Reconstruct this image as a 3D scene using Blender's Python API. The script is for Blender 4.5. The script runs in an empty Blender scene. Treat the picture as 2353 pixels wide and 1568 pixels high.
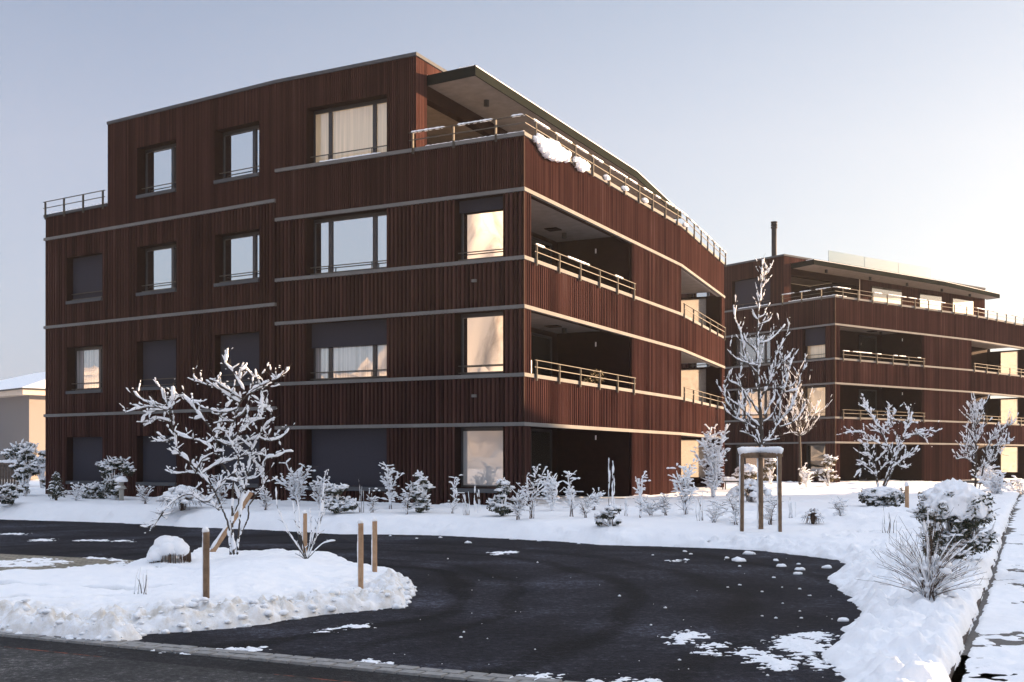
import bpy, math, random
import numpy as np
from mathutils import Vector, Matrix

R_ = math.radians
S = bpy.context.scene
COL = S.collection

# ------------------------------------------------------------------ camera
F, CX, HY, H = 2534.0, 1176.5, 1055.0, 1.6      # picture units (2353 wide), eye height
cam_d = bpy.data.cameras.new('camera')
cam = bpy.data.objects.new('camera', cam_d)
COL.objects.link(cam)
cam.location = (0, 0, H)
cam.rotation_euler = (R_(90), 0, 0)
cam_d.sensor_width = 36
cam_d.lens = 36 * F / 2353.0
cam_d.shift_y = (HY - 784.0) / 2353.0
cam_d.clip_end = 5000
S.camera = cam

# ------------------------------------------------------------------ sky, sun
SUN_AZ, SUN_EL = R_(66), R_(8.0)                  # clockwise from +Y
w = bpy.data.worlds.new('World')
S.world = w
w.use_nodes = True
nt = w.node_tree
bg = nt.nodes['Background']
sky = nt.nodes.new('ShaderNodeTexSky')
sky.sky_type = 'NISHITA'
sky.sun_disc = False
sky.sun_elevation = SUN_EL
sky.sun_rotation = SUN_AZ
sky.altitude = 400
sky.air_density = 1.0
sky.dust_density = 2.2
sky.ozone_density = 2.2
hs = nt.nodes.new('ShaderNodeHueSaturation'); hs.inputs['Saturation'].default_value = 1.15; hs.inputs['Value'].default_value = 0.36
nt.links.new(sky.outputs[0], hs.inputs['Color'])
tc = nt.nodes.new('ShaderNodeTexCoord'); sx = nt.nodes.new('ShaderNodeSeparateXYZ')
nt.links.new(tc.outputs['Generated'], sx.inputs[0])
hz = nt.nodes.new('ShaderNodeValToRGB')                 # winter haze, thick at the horizon
he = hz.color_ramp.elements
he[0].position = 0.0; he[0].color = (0.80, 0.80, 0.80, 1)
he[1].position = 0.55; he[1].color = (0.12, 0.12, 0.12, 1)
nt.links.new(sx.outputs[2], hz.inputs[0])
hm = nt.nodes.new('ShaderNodeMixRGB')
HAZE = 0.86                                             # haze is brighter towards the sun
dt = nt.nodes.new('ShaderNodeVectorMath'); dt.operation = 'DOT_PRODUCT'
dt.inputs[1].default_value = (math.sin(SUN_AZ) * math.cos(SUN_EL), math.cos(SUN_AZ) * math.cos(SUN_EL), math.sin(SUN_EL))
nt.links.new(tc.outputs['Generated'], dt.inputs[0])
hr = nt.nodes.new('ShaderNodeValToRGB')
ce = hr.color_ramp.elements
ce[0].position = 0.25; ce[0].color = (0.30, 0.39, 0.58, 1)
ce[1].position = 0.93; ce[1].color = (1.0, 0.96, 0.90, 1)
for p_, c_ in ((0.57, (0.34, 0.43, 0.63)), (0.78, (0.68, 0.72, 0.80))):
    e2_ = ce.new(p_); e2_.color = (*c_, 1)
hd = nt.nodes.new('ShaderNodeMath'); hd.operation = 'MULTIPLY_ADD'; hd.inputs[1].default_value = 0.5; hd.inputs[2].default_value = 0.5
nt.links.new(dt.outputs['Value'], hd.inputs[0]); nt.links.new(hd.outputs[0], hr.inputs[0])
hv = nt.nodes.new('ShaderNodeVectorMath'); hv.operation = 'SCALE'; hv.inputs['Scale'].default_value = HAZE * 2.12
nt.links.new(hr.outputs[0], hv.inputs[0]); nt.links.new(hv.outputs[0], hm.inputs['Color2'])
gp_ = nt.nodes.new('ShaderNodeMath'); gp_.operation = 'POWER'; gp_.inputs[1].default_value = 42   # glow round the low sun
nt.links.new(hd.outputs[0], gp_.inputs[0])
gl = nt.nodes.new('ShaderNodeVectorMath'); gl.operation = 'SCALE'; gl.inputs[0].default_value = (6.4, 5.0, 3.8)
nt.links.new(gp_.outputs[0], gl.inputs['Scale'])
ga = nt.nodes.new('ShaderNodeVectorMath'); ga.operation = 'ADD'
nt.links.new(hz.outputs[0], hm.inputs['Fac']); nt.links.new(hs.outputs[0], hm.inputs['Color1'])
nt.links.new(hm.outputs[0], ga.inputs[0]); nt.links.new(gl.outputs[0], ga.inputs[1])
zr = nt.nodes.new('ShaderNodeMapRange'); zr.interpolation_type = 'SMOOTHSTEP'   # sky overhead brightened, out of frame, to lift the shaded snow
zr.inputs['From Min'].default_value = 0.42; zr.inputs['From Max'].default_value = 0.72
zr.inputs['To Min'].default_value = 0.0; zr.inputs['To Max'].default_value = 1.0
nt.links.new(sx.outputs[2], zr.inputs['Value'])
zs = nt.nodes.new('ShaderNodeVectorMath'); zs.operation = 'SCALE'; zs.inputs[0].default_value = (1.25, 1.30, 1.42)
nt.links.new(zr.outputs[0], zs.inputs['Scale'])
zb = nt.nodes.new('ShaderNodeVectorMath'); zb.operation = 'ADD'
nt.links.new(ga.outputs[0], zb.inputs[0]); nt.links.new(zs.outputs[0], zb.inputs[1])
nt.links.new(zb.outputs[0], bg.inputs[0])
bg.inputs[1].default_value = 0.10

sd = bpy.data.lights.new('sun', 'SUN')
sun = bpy.data.objects.new('sun', sd)
COL.objects.link(sun)
sd.energy = 5.0
sd.angle = R_(0.5)
sd.color = (1.0, 0.66, 0.39)
sdir = Vector((math.sin(SUN_AZ) * math.cos(SUN_EL), math.cos(SUN_AZ) * math.cos(SUN_EL), math.sin(SUN_EL)))
sun.rotation_euler = sdir.to_track_quat('Z', 'Y').to_euler()

S.view_settings.view_transform = 'Standard'
S.view_settings.look = 'None'
S.view_settings.exposure = 2.66
S.view_settings.gamma = 1
S.render.engine = 'CYCLES'
S.cycles.use_denoising = True
S.cycles.max_bounces = 6
S.cycles.diffuse_bounces = 3
S.cycles.glossy_bounces = 3
S.cycles.transparent_max_bounces = 6

# ------------------------------------------------------------------ picture -> place helpers
def gp(px, py, z=0.0):
    Y = (H - z) * F / (py - HY)
    return ((px - CX) / F * Y, Y, z)

def at(px, py, Y):
    return ((px - CX) / F * Y, Y, H + (HY - py) / F * Y)

# ------------------------------------------------------------------ noise
def _hash(ix, iy, seed):
    h = (ix.astype(np.int64) * 374761393 + iy.astype(np.int64) * 668265263 + seed * 974711) & 0x7fffffff
    h = ((h ^ (h >> 13)) * 1274126177) & 0x7fffffff
    return ((h ^ (h >> 16)) & 0xffff) / 65535.0

def vnoise(x, y, seed=0):
    ix, iy = np.floor(x), np.floor(y)
    fx, fy = x - ix, y - iy
    fx, fy = fx * fx * (3 - 2 * fx), fy * fy * (3 - 2 * fy)
    a = _hash(ix, iy, seed); b = _hash(ix + 1, iy, seed)
    c = _hash(ix, iy + 1, seed); d = _hash(ix + 1, iy + 1, seed)
    return (a + (b - a) * fx) * (1 - fy) + (c + (d - c) * fx) * fy - 0.5

def fbm(x, y, seed=0, oct=4):
    v = np.zeros_like(x); a = 1.0
    for k in range(oct):
        c, s = math.cos(k * 0.9), math.sin(k * 0.9)
        v += a * vnoise(x * c - y * s + 17.3 * k, x * s + y * c + 5.1 * k, seed + k)
        x, y, a = x * 2.03, y * 2.03, a * 0.5
    return v

def smooth(a, b, x):
    t = np.clip((x - a) / (b - a), 0, 1)
    return t * t * (3 - 2 * t)

# ------------------------------------------------------------------ mesh builder
_ICO = {}
def ico(n):
    if n not in _ICO:
        import bmesh
        bm = bmesh.new()
        bmesh.ops.create_icosphere(bm, subdivisions=n, radius=1)
        bm.verts.ensure_lookup_table()
        _ICO[n] = (np.array([v.co[:] for v in bm.verts]), np.array([[v.index for v in f.verts] for f in bm.faces]))
        bm.free()
    return _ICO[n]

class MB:
    def __init__(s):
        s.v = []; s.f = []; s.n = 0; s.uv = None
    def add(s, verts, faces):
        s.v.extend([tuple(map(float, p)) for p in verts])
        n = s.n
        s.f.extend([tuple(int(i) + n for i in f) for f in faces])
        s.n += len(verts)
        return s
    def quad(s, a, b, c, d):
        return s.add([a, b, c, d], [(0, 1, 2, 3)])
    def hexa(s, p):        # 8 points: bottom ring 0-3, top ring 4-7
        return s.add(p, [(3, 2, 1, 0), (4, 5, 6, 7), (0, 1, 5, 4), (1, 2, 6, 5), (2, 3, 7, 6), (3, 0, 4, 7)])
    def box(s, x0, x1, y0, y1, z0, z1):
        return s.hexa([(x0, y0, z0), (x1, y0, z0), (x1, y1, z0), (x0, y1, z0), (x0, y0, z1), (x1, y0, z1), (x1, y1, z1), (x0, y1, z1)])
    def prism(s, poly, z0, z1):
        n = len(poly)
        v = [(x, y, z0) for x, y in poly] + [(x, y, z1) for x, y in poly]
        f = [tuple(range(n))[::-1], tuple(range(n, 2 * n))] + [(i, (i + 1) % n, n + (i + 1) % n, n + i) for i in range(n)]
        return s.add(v, f)
    def tube(s, pts, rad, sides=6, caps=True):
        pts = [np.array(p, float) for p in pts]
        n = len(pts)
        if n < 2: return s
        if np.isscalar(rad): rad = [rad] * n
        up = np.array((0, 0, 1.0)); vs = []
        for i in range(n):
            t = pts[min(i + 1, n - 1)] - pts[max(i - 1, 0)]
            t = t / (np.linalg.norm(t) + 1e-9)
            ref = up if abs(t[2]) < 0.92 else np.array((0, 1.0, 0))
            a = np.cross(t, ref); a /= np.linalg.norm(a) + 1e-9
            b = np.cross(a, t)
            for k in range(sides):
                q = 2 * math.pi * k / sides
                vs.append(pts[i] + rad[i] * (math.cos(q) * a + math.sin(q) * b))
        fs = []
        for i in range(n - 1):
            for k in range(sides):
                k2 = (k + 1) % sides
                fs.append((i * sides + k, i * sides + k2, (i + 1) * sides + k2, (i + 1) * sides + k))
        if caps:
            fs.append(tuple(range(sides))[::-1]); fs.append(tuple((n - 1) * sides + k for k in range(sides)))
        return s.add(vs, fs)
    def cyl(s, x, y, z0, z1, r0, r1=None, sides=14):
        return s.tube([(x, y, z0), (x, y, z1)], [r0, r0 if r1 is None else r1], sides)
    def blob(s, c, r, n=1, jit=0.14, rng=random, flat=0.5):
        V, Fc = ico(n)
        j = 1 + jit * (np.array([rng.random() for _ in range(len(V))]) * 2 - 1)
        P = V * j[:, None]
        P[:, 2] = np.where(P[:, 2] < 0, P[:, 2] * flat, P[:, 2])
        a = rng.random() * 6.28
        ca, sa = math.cos(a), math.sin(a)
        if np.isscalar(r): r = (r, r, r * 0.8)
        P = np.stack([P[:, 0] * r[0], P[:, 1] * r[1], P[:, 2] * r[2]], 1)
        if r[0] == r[1]:
            P = np.stack([P[:, 0] * ca - P[:, 1] * sa, P[:, 0] * sa + P[:, 1] * ca, P[:, 2]], 1)
        return s.add(P + np.array(c, float), Fc)
    def build(s, name, mat, parent=None, sm=False, kind=None):
        me = bpy.data.meshes.new(name)
        me.from_pydata(s.v, [], s.f)
        if s.uv is not None:
            l = me.uv_layers.new(name='slats')
            li = np.zeros(len(me.loops), int); me.loops.foreach_get('vertex_index', li)
            l.data.foreach_set('uv', np.array(s.uv, float)[li].ravel())
        if sm:
            me.polygons.foreach_set('use_smooth', [True] * len(me.polygons))
        me.materials.append(mat)
        me.update()
        o = bpy.data.objects.new(name, me)
        COL.objects.link(o)
        if parent: o.parent = parent
        if kind: o['kind'] = kind
        return o

def tag(o, label=None, cat=None, group=None):
    if label: o['label'] = label
    if cat: o['category'] = cat
    if group: o['group'] = group
    return o

def thing(name, label, cat, loc=(0, 0, 0), rz=0.0, group=None):
    o = bpy.data.objects.new(name, None)
    o.empty_display_size = 0.3
    COL.objects.link(o)
    o.location = loc; o.rotation_euler = (0, 0, rz)
    return tag(o, label, cat, group)

# ------------------------------------------------------------------ materials
def mat(name, color=(0.5, 0.5, 0.5), rough=0.6, metal=0.0, spec=0.5):
    m = bpy.data.materials.new(name); m.use_nodes = True
    b = m.node_tree.nodes['Principled BSDF']
    b.inputs['Base Color'].default_value = (*color, 1)
    b.inputs['Roughness'].default_value = rough
    b.inputs['Metallic'].default_value = metal
    b.inputs['Specular IOR Level'].default_value = spec
    return m, m.node_tree, b

def ramp(nt, stops):
    r = nt.nodes.new('ShaderNodeValToRGB')
    e = r.color_ramp.elements
    while len(e) < len(stops): e.new(0.5)
    for k, (p, c) in enumerate(stops):
        e[k].position = p; e[k].color = (*c, 1)
    return r

def noise_node(nt, scale, detail=4, rough=0.6, vec=None, dims='3D'):
    n = nt.nodes.new('ShaderNodeTexNoise')
    n.noise_dimensions = dims
    n.inputs['Scale'].default_value = scale
    n.inputs['Detail'].default_value = detail
    n.inputs['Roughness'].default_value = rough
    if vec is not None: nt.links.new(vec, n.inputs['Vector'])
    return n

def tex(nt, kind='Object'):
    return nt.nodes.new('ShaderNodeTexCoord').outputs[kind]

def bump(nt, b, h, strength, dist):
    n = nt.nodes.new('ShaderNodeBump')
    n.inputs['Strength'].default_value = strength
    n.inputs['Distance'].default_value = dist
    nt.links.new(h, n.inputs['Height'])
    nt.links.new(n.outputs[0], b.inputs['Normal'])

def noisy(name, c0, c1, scale, rough=0.7, bs=0.0, bd=0.01, detail=5, lo=0.3, hi=0.7, spec=0.4, metal=0.0):
    m, nt, b = mat(name, c0, rough, metal, spec)
    v = tex(nt)
    n = noise_node(nt, scale, detail, 0.65, v)
    r = ramp(nt, [(lo, c0), (hi, c1)])
    nt.links.new(n.outputs[0], r.inputs[0]); nt.links.new(r.outputs[0], b.inputs['Base Color'])
    if bs: bump(nt, b, n.outputs[0], bs, bd)
    return m

def cladding(name, pitch, dark, light):
    m, nt, b = mat(name, dark, 0.9, 0, 0.0)
    uv = tex(nt, 'UV')
    sp = nt.nodes.new('ShaderNodeSeparateXYZ'); nt.links.new(uv, sp.inputs[0])
    d = nt.nodes.new('ShaderNodeMath'); d.operation = 'DIVIDE'; d.inputs[1].default_value = pitch
    nt.links.new(sp.outputs[0], d.inputs[0])
    fl = nt.nodes.new('ShaderNodeMath'); fl.operation = 'FLOOR'; nt.links.new(d.outputs[0], fl.inputs[0])
    wn = nt.nodes.new('ShaderNodeTexWhiteNoise'); wn.noise_dimensions = '1D'; nt.links.new(fl.outputs[0], wn.inputs['W'])
    mp = nt.nodes.new('ShaderNodeMapping'); nt.links.new(uv, mp.inputs[0])
    mp.inputs['Scale'].default_value = (22, 0.55, 1)
    n1 = noise_node(nt, 1.0, 5, 0.7, mp.outputs[0])
    mp2 = nt.nodes.new('ShaderNodeMapping'); nt.links.new(uv, mp2.inputs[0])
    mp2.inputs['Scale'].default_value = (0.5, 0.35, 1)
    n2 = noise_node(nt, 1.0, 3, 0.5, mp2.outputs[0])
    a = nt.nodes.new('ShaderNodeMath'); a.operation = 'ADD'
    k1 = nt.nodes.new('ShaderNodeMath'); k1.operation = 'MULTIPLY'; k1.inputs[1].default_value = 0.42; nt.links.new(wn.outputs[0], k1.inputs[0])
    k2 = nt.nodes.new('ShaderNodeMath'); k2.operation = 'MULTIPLY'; k2.inputs[1].default_value = 0.6; nt.links.new(n1.outputs[0], k2.inputs[0])
    nt.links.new(k1.outputs[0], a.inputs[0]); nt.links.new(k2.outputs[0], a.inputs[1])
    a2 = nt.nodes.new('ShaderNodeMath'); a2.operation = 'ADD'
    k3 = nt.nodes.new('ShaderNodeMath'); k3.operation = 'MULTIPLY_ADD'; k3.inputs[1].default_value = 0.5; k3.inputs[2].default_value = -0.25
    nt.links.new(n2.outputs[0], k3.inputs[0])
    nt.links.new(a.outputs[0], a2.inputs[0]); nt.links.new(k3.outputs[0], a2.inputs[1])
    mid = tuple((p + q) / 2 for p, q in zip(dark, light))
    gray = (light[0] * 1.5, light[1] * 2.0, light[2] * 2.2)
    r = ramp(nt, [(0.2, dark), (0.5, mid), (0.74, light), (0.92, gray)])
    nt.links.new(a2.outputs[0], r.inputs[0]); nt.links.new(r.outputs[0], b.inputs['Base Color'])
    bump(nt, b, n1.outputs[0], 0.35, 0.006)
    return m

def glass(name, interior, refl=0.72, pleats=0, tint=(0.97, 0.93, 0.90)):
    m, nt, b = mat(name, interior, 0.5, 0, 0.2)
    out = nt.nodes['Material Output']
    g = nt.nodes.new('ShaderNodeBsdfGlossy'); g.inputs['Roughness'].default_value = 0.012
    g.inputs['Color'].default_value = (*tint, 1)
    v = tex(nt)
    n = noise_node(nt, 0.9, 2, 0.5, v)
    bp = nt.nodes.new('ShaderNodeBump'); bp.inputs['Strength'].default_value = 0.03; bp.inputs['Distance'].default_value = 0.05
    nt.links.new(n.outputs[0], bp.inputs['Height']); nt.links.new(bp.outputs[0], g.inputs['Normal'])
    mx = nt.nodes.new('ShaderNodeMixShader')
    lw = nt.nodes.new('ShaderNodeFresnel'); lw.inputs['IOR'].default_value = 1.9
    ma = nt.nodes.new('ShaderNodeMath'); ma.operation = 'MULTIPLY_ADD'; ma.inputs[1].default_value = 1 - refl; ma.inputs[2].default_value = refl
    nt.links.new(lw.outputs[0], ma.inputs[0]); nt.links.new(ma.outputs[0], mx.inputs[0])
    nt.links.new(b.outputs[0], mx.inputs[1]); nt.links.new(g.outputs[0], mx.inputs[2])
    nt.links.new(mx.outputs[0], out.inputs[0])
    if pleats:
        mp = nt.nodes.new('ShaderNodeMapping'); nt.links.new(v, mp.inputs[0]); mp.inputs['Scale'].default_value = (9, 9, 0.25)
        n2 = noise_node(nt, 1.4, 3, 0.6, mp.outputs[0])
        r = ramp(nt, [(0.3, tuple(c * (1 - pleats) for c in interior)), (0.7, interior)])
        nt.links.new(n2.outputs[0], r.inputs[0]); nt.links.new(r.outputs[0], b.inputs['Base Color'])
    return m

def snow_mat(name, dirt=False, fine=55.0, bs=0.35):
    m, nt, b = mat(name, (0.86, 0.875, 0.90), 0.75, 0, 0.25)
    v = tex(nt)
    n = noise_node(nt, fine, 5, 0.7, v)
    bump(nt, b, n.outputs[0], bs, 0.012)
    if dirt:
        at_ = nt.nodes.new('ShaderNodeAttribute'); at_.attribute_name = 'dirt'
        n2 = noise_node(nt, 7.0, 6, 0.72, v)
        mu = nt.nodes.new('ShaderNodeMath'); mu.operation = 'MULTIPLY'
        r0 = ramp(nt, [(0.42, (0, 0, 0)), (0.60, (1, 1, 1))]); nt.links.new(n2.outputs[0], r0.inputs[0])
        nt.links.new(at_.outputs['Fac'], mu.inputs[0]); nt.links.new(r0.outputs[0], mu.inputs[1])
        r = ramp(nt, [(0.0, (0.86, 0.875, 0.90)), (0.5, (0.66, 0.62, 0.56)), (1.0, (0.34, 0.29, 0.24))])
        nt.links.new(mu.outputs[0], r.inputs[0]); nt.links.new(r.outputs[0], b.inputs['Base Color'])
    return m

def asphalt(name, c0, c1, bs=0.5, grain=90, tracks=None):
    m, nt, b = mat(name, c0, 0.9, 0, 0.12)
    v = tex(nt)
    n = noise_node(nt, grain, 8, 0.9, v)
    n2 = noise_node(nt, 0.55, 5, 0.65, v)
    vo = nt.nodes.new('ShaderNodeTexVoronoi'); vo.inputs['Scale'].default_value = 60; nt.links.new(v, vo.inputs['Vector'])
    mx = nt.nodes.new('ShaderNodeMath'); mx.operation = 'MULTIPLY_ADD'; mx.inputs[1].default_value = 0.45; mx.inputs[2].default_value = -0.15
    nt.links.new(n2.outputs[0], mx.inputs[0])
    ad = nt.nodes.new('ShaderNodeMath'); ad.operation = 'ADD'
    k = nt.nodes.new('ShaderNodeMath'); k.operation = 'MULTIPLY'; k.inputs[1].default_value = 0.85; nt.links.new(n.outputs[0], k.inputs[0])
    nt.links.new(mx.outputs[0], ad.inputs[0]); nt.links.new(k.outputs[0], ad.inputs[1])
    sp = tuple(min(1, c * 4.5) for c in c1)
    r = ramp(nt, [(0.42, c0), (0.54, c1), (0.64, sp)])
    nt.links.new(ad.outputs[0], r.inputs[0])
    if not tracks:
        nt.links.new(r.outputs[0], b.inputs['Base Color'])
    else:                                     # tyres polish darker arcs round the island
        mp = nt.nodes.new('ShaderNodeMapping'); nt.links.new(v, mp.inputs[0])
        mp.inputs['Location'].default_value = (3.4, -13.2 * 0.75, 0); mp.inputs['Scale'].default_value = (1, 0.75, 0)
        ln = nt.nodes.new('ShaderNodeVectorMath'); ln.operation = 'LENGTH'; nt.links.new(mp.outputs[0], ln.inputs[0])
        nw = noise_node(nt, 0.5, 2, 0.5, v)
        wb = nt.nodes.new('ShaderNodeMath'); wb.operation = 'MULTIPLY_ADD'; wb.inputs[1].default_value = 0.9
        nt.links.new(nw.outputs[0], wb.inputs[0]); nt.links.new(ln.outputs['Value'], wb.inputs[2])
        rt = ramp(nt, [(0.0, (1, 1, 1))])
        e = rt.color_ramp.elements
        for c_, w_, k_ in tracks:
            for p_, q_ in ((c_ - w_, 1.0), (c_ - w_ * 0.4, k_), (c_ + w_ * 0.4, k_), (c_ + w_, 1.0)):
                n_ = e.new(p_ / 12.0); n_.color = (q_, q_, q_, 1)
        e[-1].color = (1, 1, 1, 1)
        dv = nt.nodes.new('ShaderNodeMath'); dv.operation = 'DIVIDE'; dv.inputs[1].default_value = 12.0
        nt.links.new(wb.outputs[0], dv.inputs[0]); nt.links.new(dv.outputs[0], rt.inputs[0])
        ml = nt.nodes.new('ShaderNodeMixRGB'); ml.blend_type = 'MULTIPLY'; ml.inputs[0].default_value = 1
        nt.links.new(r.outputs[0], ml.inputs[1]); nt.links.new(rt.outputs[0], ml.inputs[2])
        nt.links.new(ml.outputs[0], b.inputs['Base Color'])
    bump(nt, b, vo.outputs['Distance'], bs, 0.012)
    return m

PW, PF = 0.127, 0.066
M = {}
M['clad'] = cladding('wide brown slats', PW, (0.021, 0.0102, 0.0100), (0.070, 0.0335, 0.0290))
M['cladf'] = cladding('fine brown slats', PF, (0.026, 0.0125, 0.0120), (0.070, 0.0330, 0.0285))
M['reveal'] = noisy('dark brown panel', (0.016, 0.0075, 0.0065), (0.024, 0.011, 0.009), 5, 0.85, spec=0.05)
M['ledge'] = noisy('grey brown sheet metal', (0.135, 0.133, 0.13), (0.175, 0.172, 0.168), 1.2, 0.85, spec=0.03)
M['coping'] = noisy('dark grey sheet metal', (0.07, 0.075, 0.082), (0.09, 0.095, 0.103), 1.2, 0.85, spec=0.03)
M['fascia'] = noisy('grey green fascia metal', (0.011, 0.0135, 0.013), (0.015, 0.018, 0.017), 0.8, 0.9, spec=0.0)
M['frame'] = noisy('anodised frame', (0.030, 0.030, 0.034), (0.042, 0.042, 0.046), 3, 0.35, metal=0.3)
M['rail'] = noisy('bronze railing metal', (0.075, 0.068, 0.058), (0.105, 0.095, 0.08), 6, 0.7, spec=0.15)
M['blind'] = noisy('dark screen fabric', (0.028, 0.029, 0.040), (0.040, 0.041, 0.054), 60, 0.9, spec=0.1)
M['soffit'] = noisy('grey plaster soffit', (0.20, 0.175, 0.165), (0.27, 0.24, 0.225), 3.2, 0.9)
M['pale'] = noisy('pale terrace slab', (0.30, 0.28, 0.25), (0.40, 0.37, 0.33), 3, 0.85)
M['glass'] = glass('window glass', (0.012, 0.012, 0.014))
M['glass_cream_refl'] = glass('glass with painted cream reflection', (0.95, 0.74, 0.47), 0.10, 0.28)  # invented curtain; its cream colour stands in for a warm sunlit reflection
M['glass_dim'] = glass('dim glass before a blind', (0.16, 0.15, 0.15), 0.30)
M['glass_misted'] = glass('misted loggia glass', (0.42, 0.41, 0.40), 0.16)
M['glass_sheer'] = glass('glass before a sheer curtain', (0.62, 0.60, 0.60), 0.30, 0.65)
M['glass_dark'] = glass('glass of the shaded loggia', (0.010, 0.013, 0.012), 0.12)
M['snow'] = snow_mat('snow')
M['snow_ground'] = snow_mat('ground snow', True, 22, 0.8)
M['snow_soft'] = snow_mat('branch snow', False, 40, 0.25)
M['bark'] = noisy('dark bark', (0.035, 0.027, 0.022), (0.085, 0.07, 0.055), 30, 0.9, 0.4)
M['twig'] = noisy('brown twig', (0.06, 0.036, 0.024), (0.12, 0.075, 0.05), 30, 0.85)
M['leaf'] = noisy('dark evergreen leaf', (0.016, 0.022, 0.012), (0.045, 0.052, 0.028), 8, 0.6)
M['leafbrown'] = noisy('brown olive leaf', (0.06, 0.05, 0.02), (0.14, 0.10, 0.04), 8, 0.7)
M['stake'] = noisy('peeled stake wood', (0.30, 0.18, 0.10), (0.48, 0.31, 0.19), 9, 0.8, 0.2)
M['stakebrown'] = noisy('weathered round post', (0.12, 0.075, 0.045), (0.22, 0.145, 0.09), 12, 0.85, 0.2)
M['asphalt'] = asphalt('driveway asphalt', (0.0060, 0.0064, 0.0095), (0.0205, 0.0215, 0.0290), 0.9, 13, [(3.35, 0.17, 0.35), (3.95, 0.14, 0.5), (5.3, 0.2, 0.42), (6.4, 0.22, 0.55), (8.1, 0.22, 0.5)])
M['road'] = asphalt('road asphalt', (0.030, 0.030, 0.031), (0.070, 0.069, 0.069), 0.8, 16)
M['roaddark'] = asphalt('road edge asphalt', (0.013, 0.0135, 0.0145), (0.034, 0.034, 0.036), 0.8, 16)
M['sett'] = noisy('grey granite sett', (0.17, 0.168, 0.165), (0.31, 0.305, 0.295), 14, 0.8, 0.3, 0.005)
M['orange'] = noisy('orange road spray', (0.05, 0.045, 0.043), (0.30, 0.10, 0.065), 9, 0.9, lo=0.42, hi=0.62, spec=0.1)
M['path'] = noisy('grey path asphalt', (0.07, 0.066, 0.064), (0.14, 0.132, 0.126), 20, 0.9, 0.3)
M['kerb'] = noisy('dark kerb edge', (0.035, 0.026, 0.024), (0.07, 0.05, 0.045), 12, 0.85)
M['housewall'] = noisy('cream render', (0.22, 0.20, 0.185), (0.25, 0.225, 0.21), 30, 0.9, 0.2, 0.004)
M['houseshade'] = noisy('shade-toned render', (0.15, 0.14, 0.138), (0.18, 0.17, 0.165), 30, 0.9, 0.2, 0.004)  # darker copy of the house render, shade put into its colour
M['eave'] = noisy('cream eave board', (0.48, 0.40, 0.32), (0.54, 0.46, 0.38), 5, 0.7)
M['lampgrey'] = noisy('grey lamp metal', (0.30, 0.29, 0.26), (0.40, 0.39, 0.35), 8, 0.5)
M['fence'] = noisy('old fence board', (0.06, 0.045, 0.035), (0.13, 0.10, 0.08), 9, 0.9)
M['white'] = noisy('white lamp', (0.7, 0.7, 0.7), (0.8, 0.8, 0.8), 5, 0.5)
M['black'] = noisy('black metal', (0.012, 0.012, 0.013), (0.02, 0.02, 0.02), 5, 0.5)
M['pipe'] = noisy('dark steel flue', (0.02, 0.021, 0.023), (0.032, 0.033, 0.036), 5, 0.7, spec=0.1)

def pavers():
    m, nt, b = mat('grey green pavers', (0.2, 0.19, 0.17), 0.85)
    v = tex(nt)
    br = nt.nodes.new('ShaderNodeTexBrick'); nt.links.new(v, br.inputs['Vector'])
    br.inputs['Scale'].default_value = 1.0
    br.inputs['Brick Width'].default_value = 0.22; br.inputs['Row Height'].default_value = 0.11
    br.inputs['Mortar Size'].default_value = 0.010
    br.inputs['Color1'].default_value = (0.17, 0.15, 0.11, 1); br.inputs['Color2'].default_value = (0.30, 0.26, 0.20, 1)
    br.inputs['Mortar'].default_value = (0.05, 0.05, 0.035, 1)
    nt.links.new(br.outputs[0], b.inputs['Base Color'])
    bump(nt, b, br.outputs['Fac'], -0.5, 0.01)
    return m
M['paver'] = pavers()

def frosted():
    m, nt, b = mat('frosted loggia glass', (0.9, 0.8, 0.66), 0.4)
    out = nt.nodes['Material Output']
    tr = nt.nodes.new('ShaderNodeBsdfTranslucent'); tr.inputs[0].default_value = (0.34, 0.325, 0.31, 1)
    tp = nt.nodes.new('ShaderNodeBsdfTransparent')
    mx = nt.nodes.new('ShaderNodeMixShader'); mx2 = nt.nodes.new('ShaderNodeMixShader')
    v = tex(nt); n = noise_node(nt, 9, 6, 0.75, v)
    r = ramp(nt, [(0.35, (0.55, 0.55, 0.55)), (0.62, (0.9, 0.9, 0.9))]); nt.links.new(n.outputs[0], r.inputs[0])
    nt.links.new(r.outputs[0], mx.inputs[0])
    nt.links.new(tp.outputs[0], mx.inputs[1]); nt.links.new(tr.outputs[0], mx.inputs[2])
    mx2.inputs[0].default_value = 0.15
    nt.links.new(mx.outputs[0], mx2.inputs[1]); nt.links.new(b.outputs[0], mx2.inputs[2])
    nt.links.new(mx2.outputs[0], out.inputs[0])
    return m
M['frost'] = frosted()
def clear_panel():
    m, nt, b = mat('pale roof glass', (0.13, 0.23, 0.29), 0.3, 0, 0.1)
    out = nt.nodes['Material Output']
    tp = nt.nodes.new('ShaderNodeBsdfTransparent'); mx = nt.nodes.new('ShaderNodeMixShader'); mx.inputs[0].default_value = 0.6
    nt.links.new(tp.outputs[0], mx.inputs[1]); nt.links.new(b.outputs[0], mx.inputs[2]); nt.links.new(mx.outputs[0], out.inputs[0])
    return m
M['roofglass'] = clear_panel()

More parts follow.
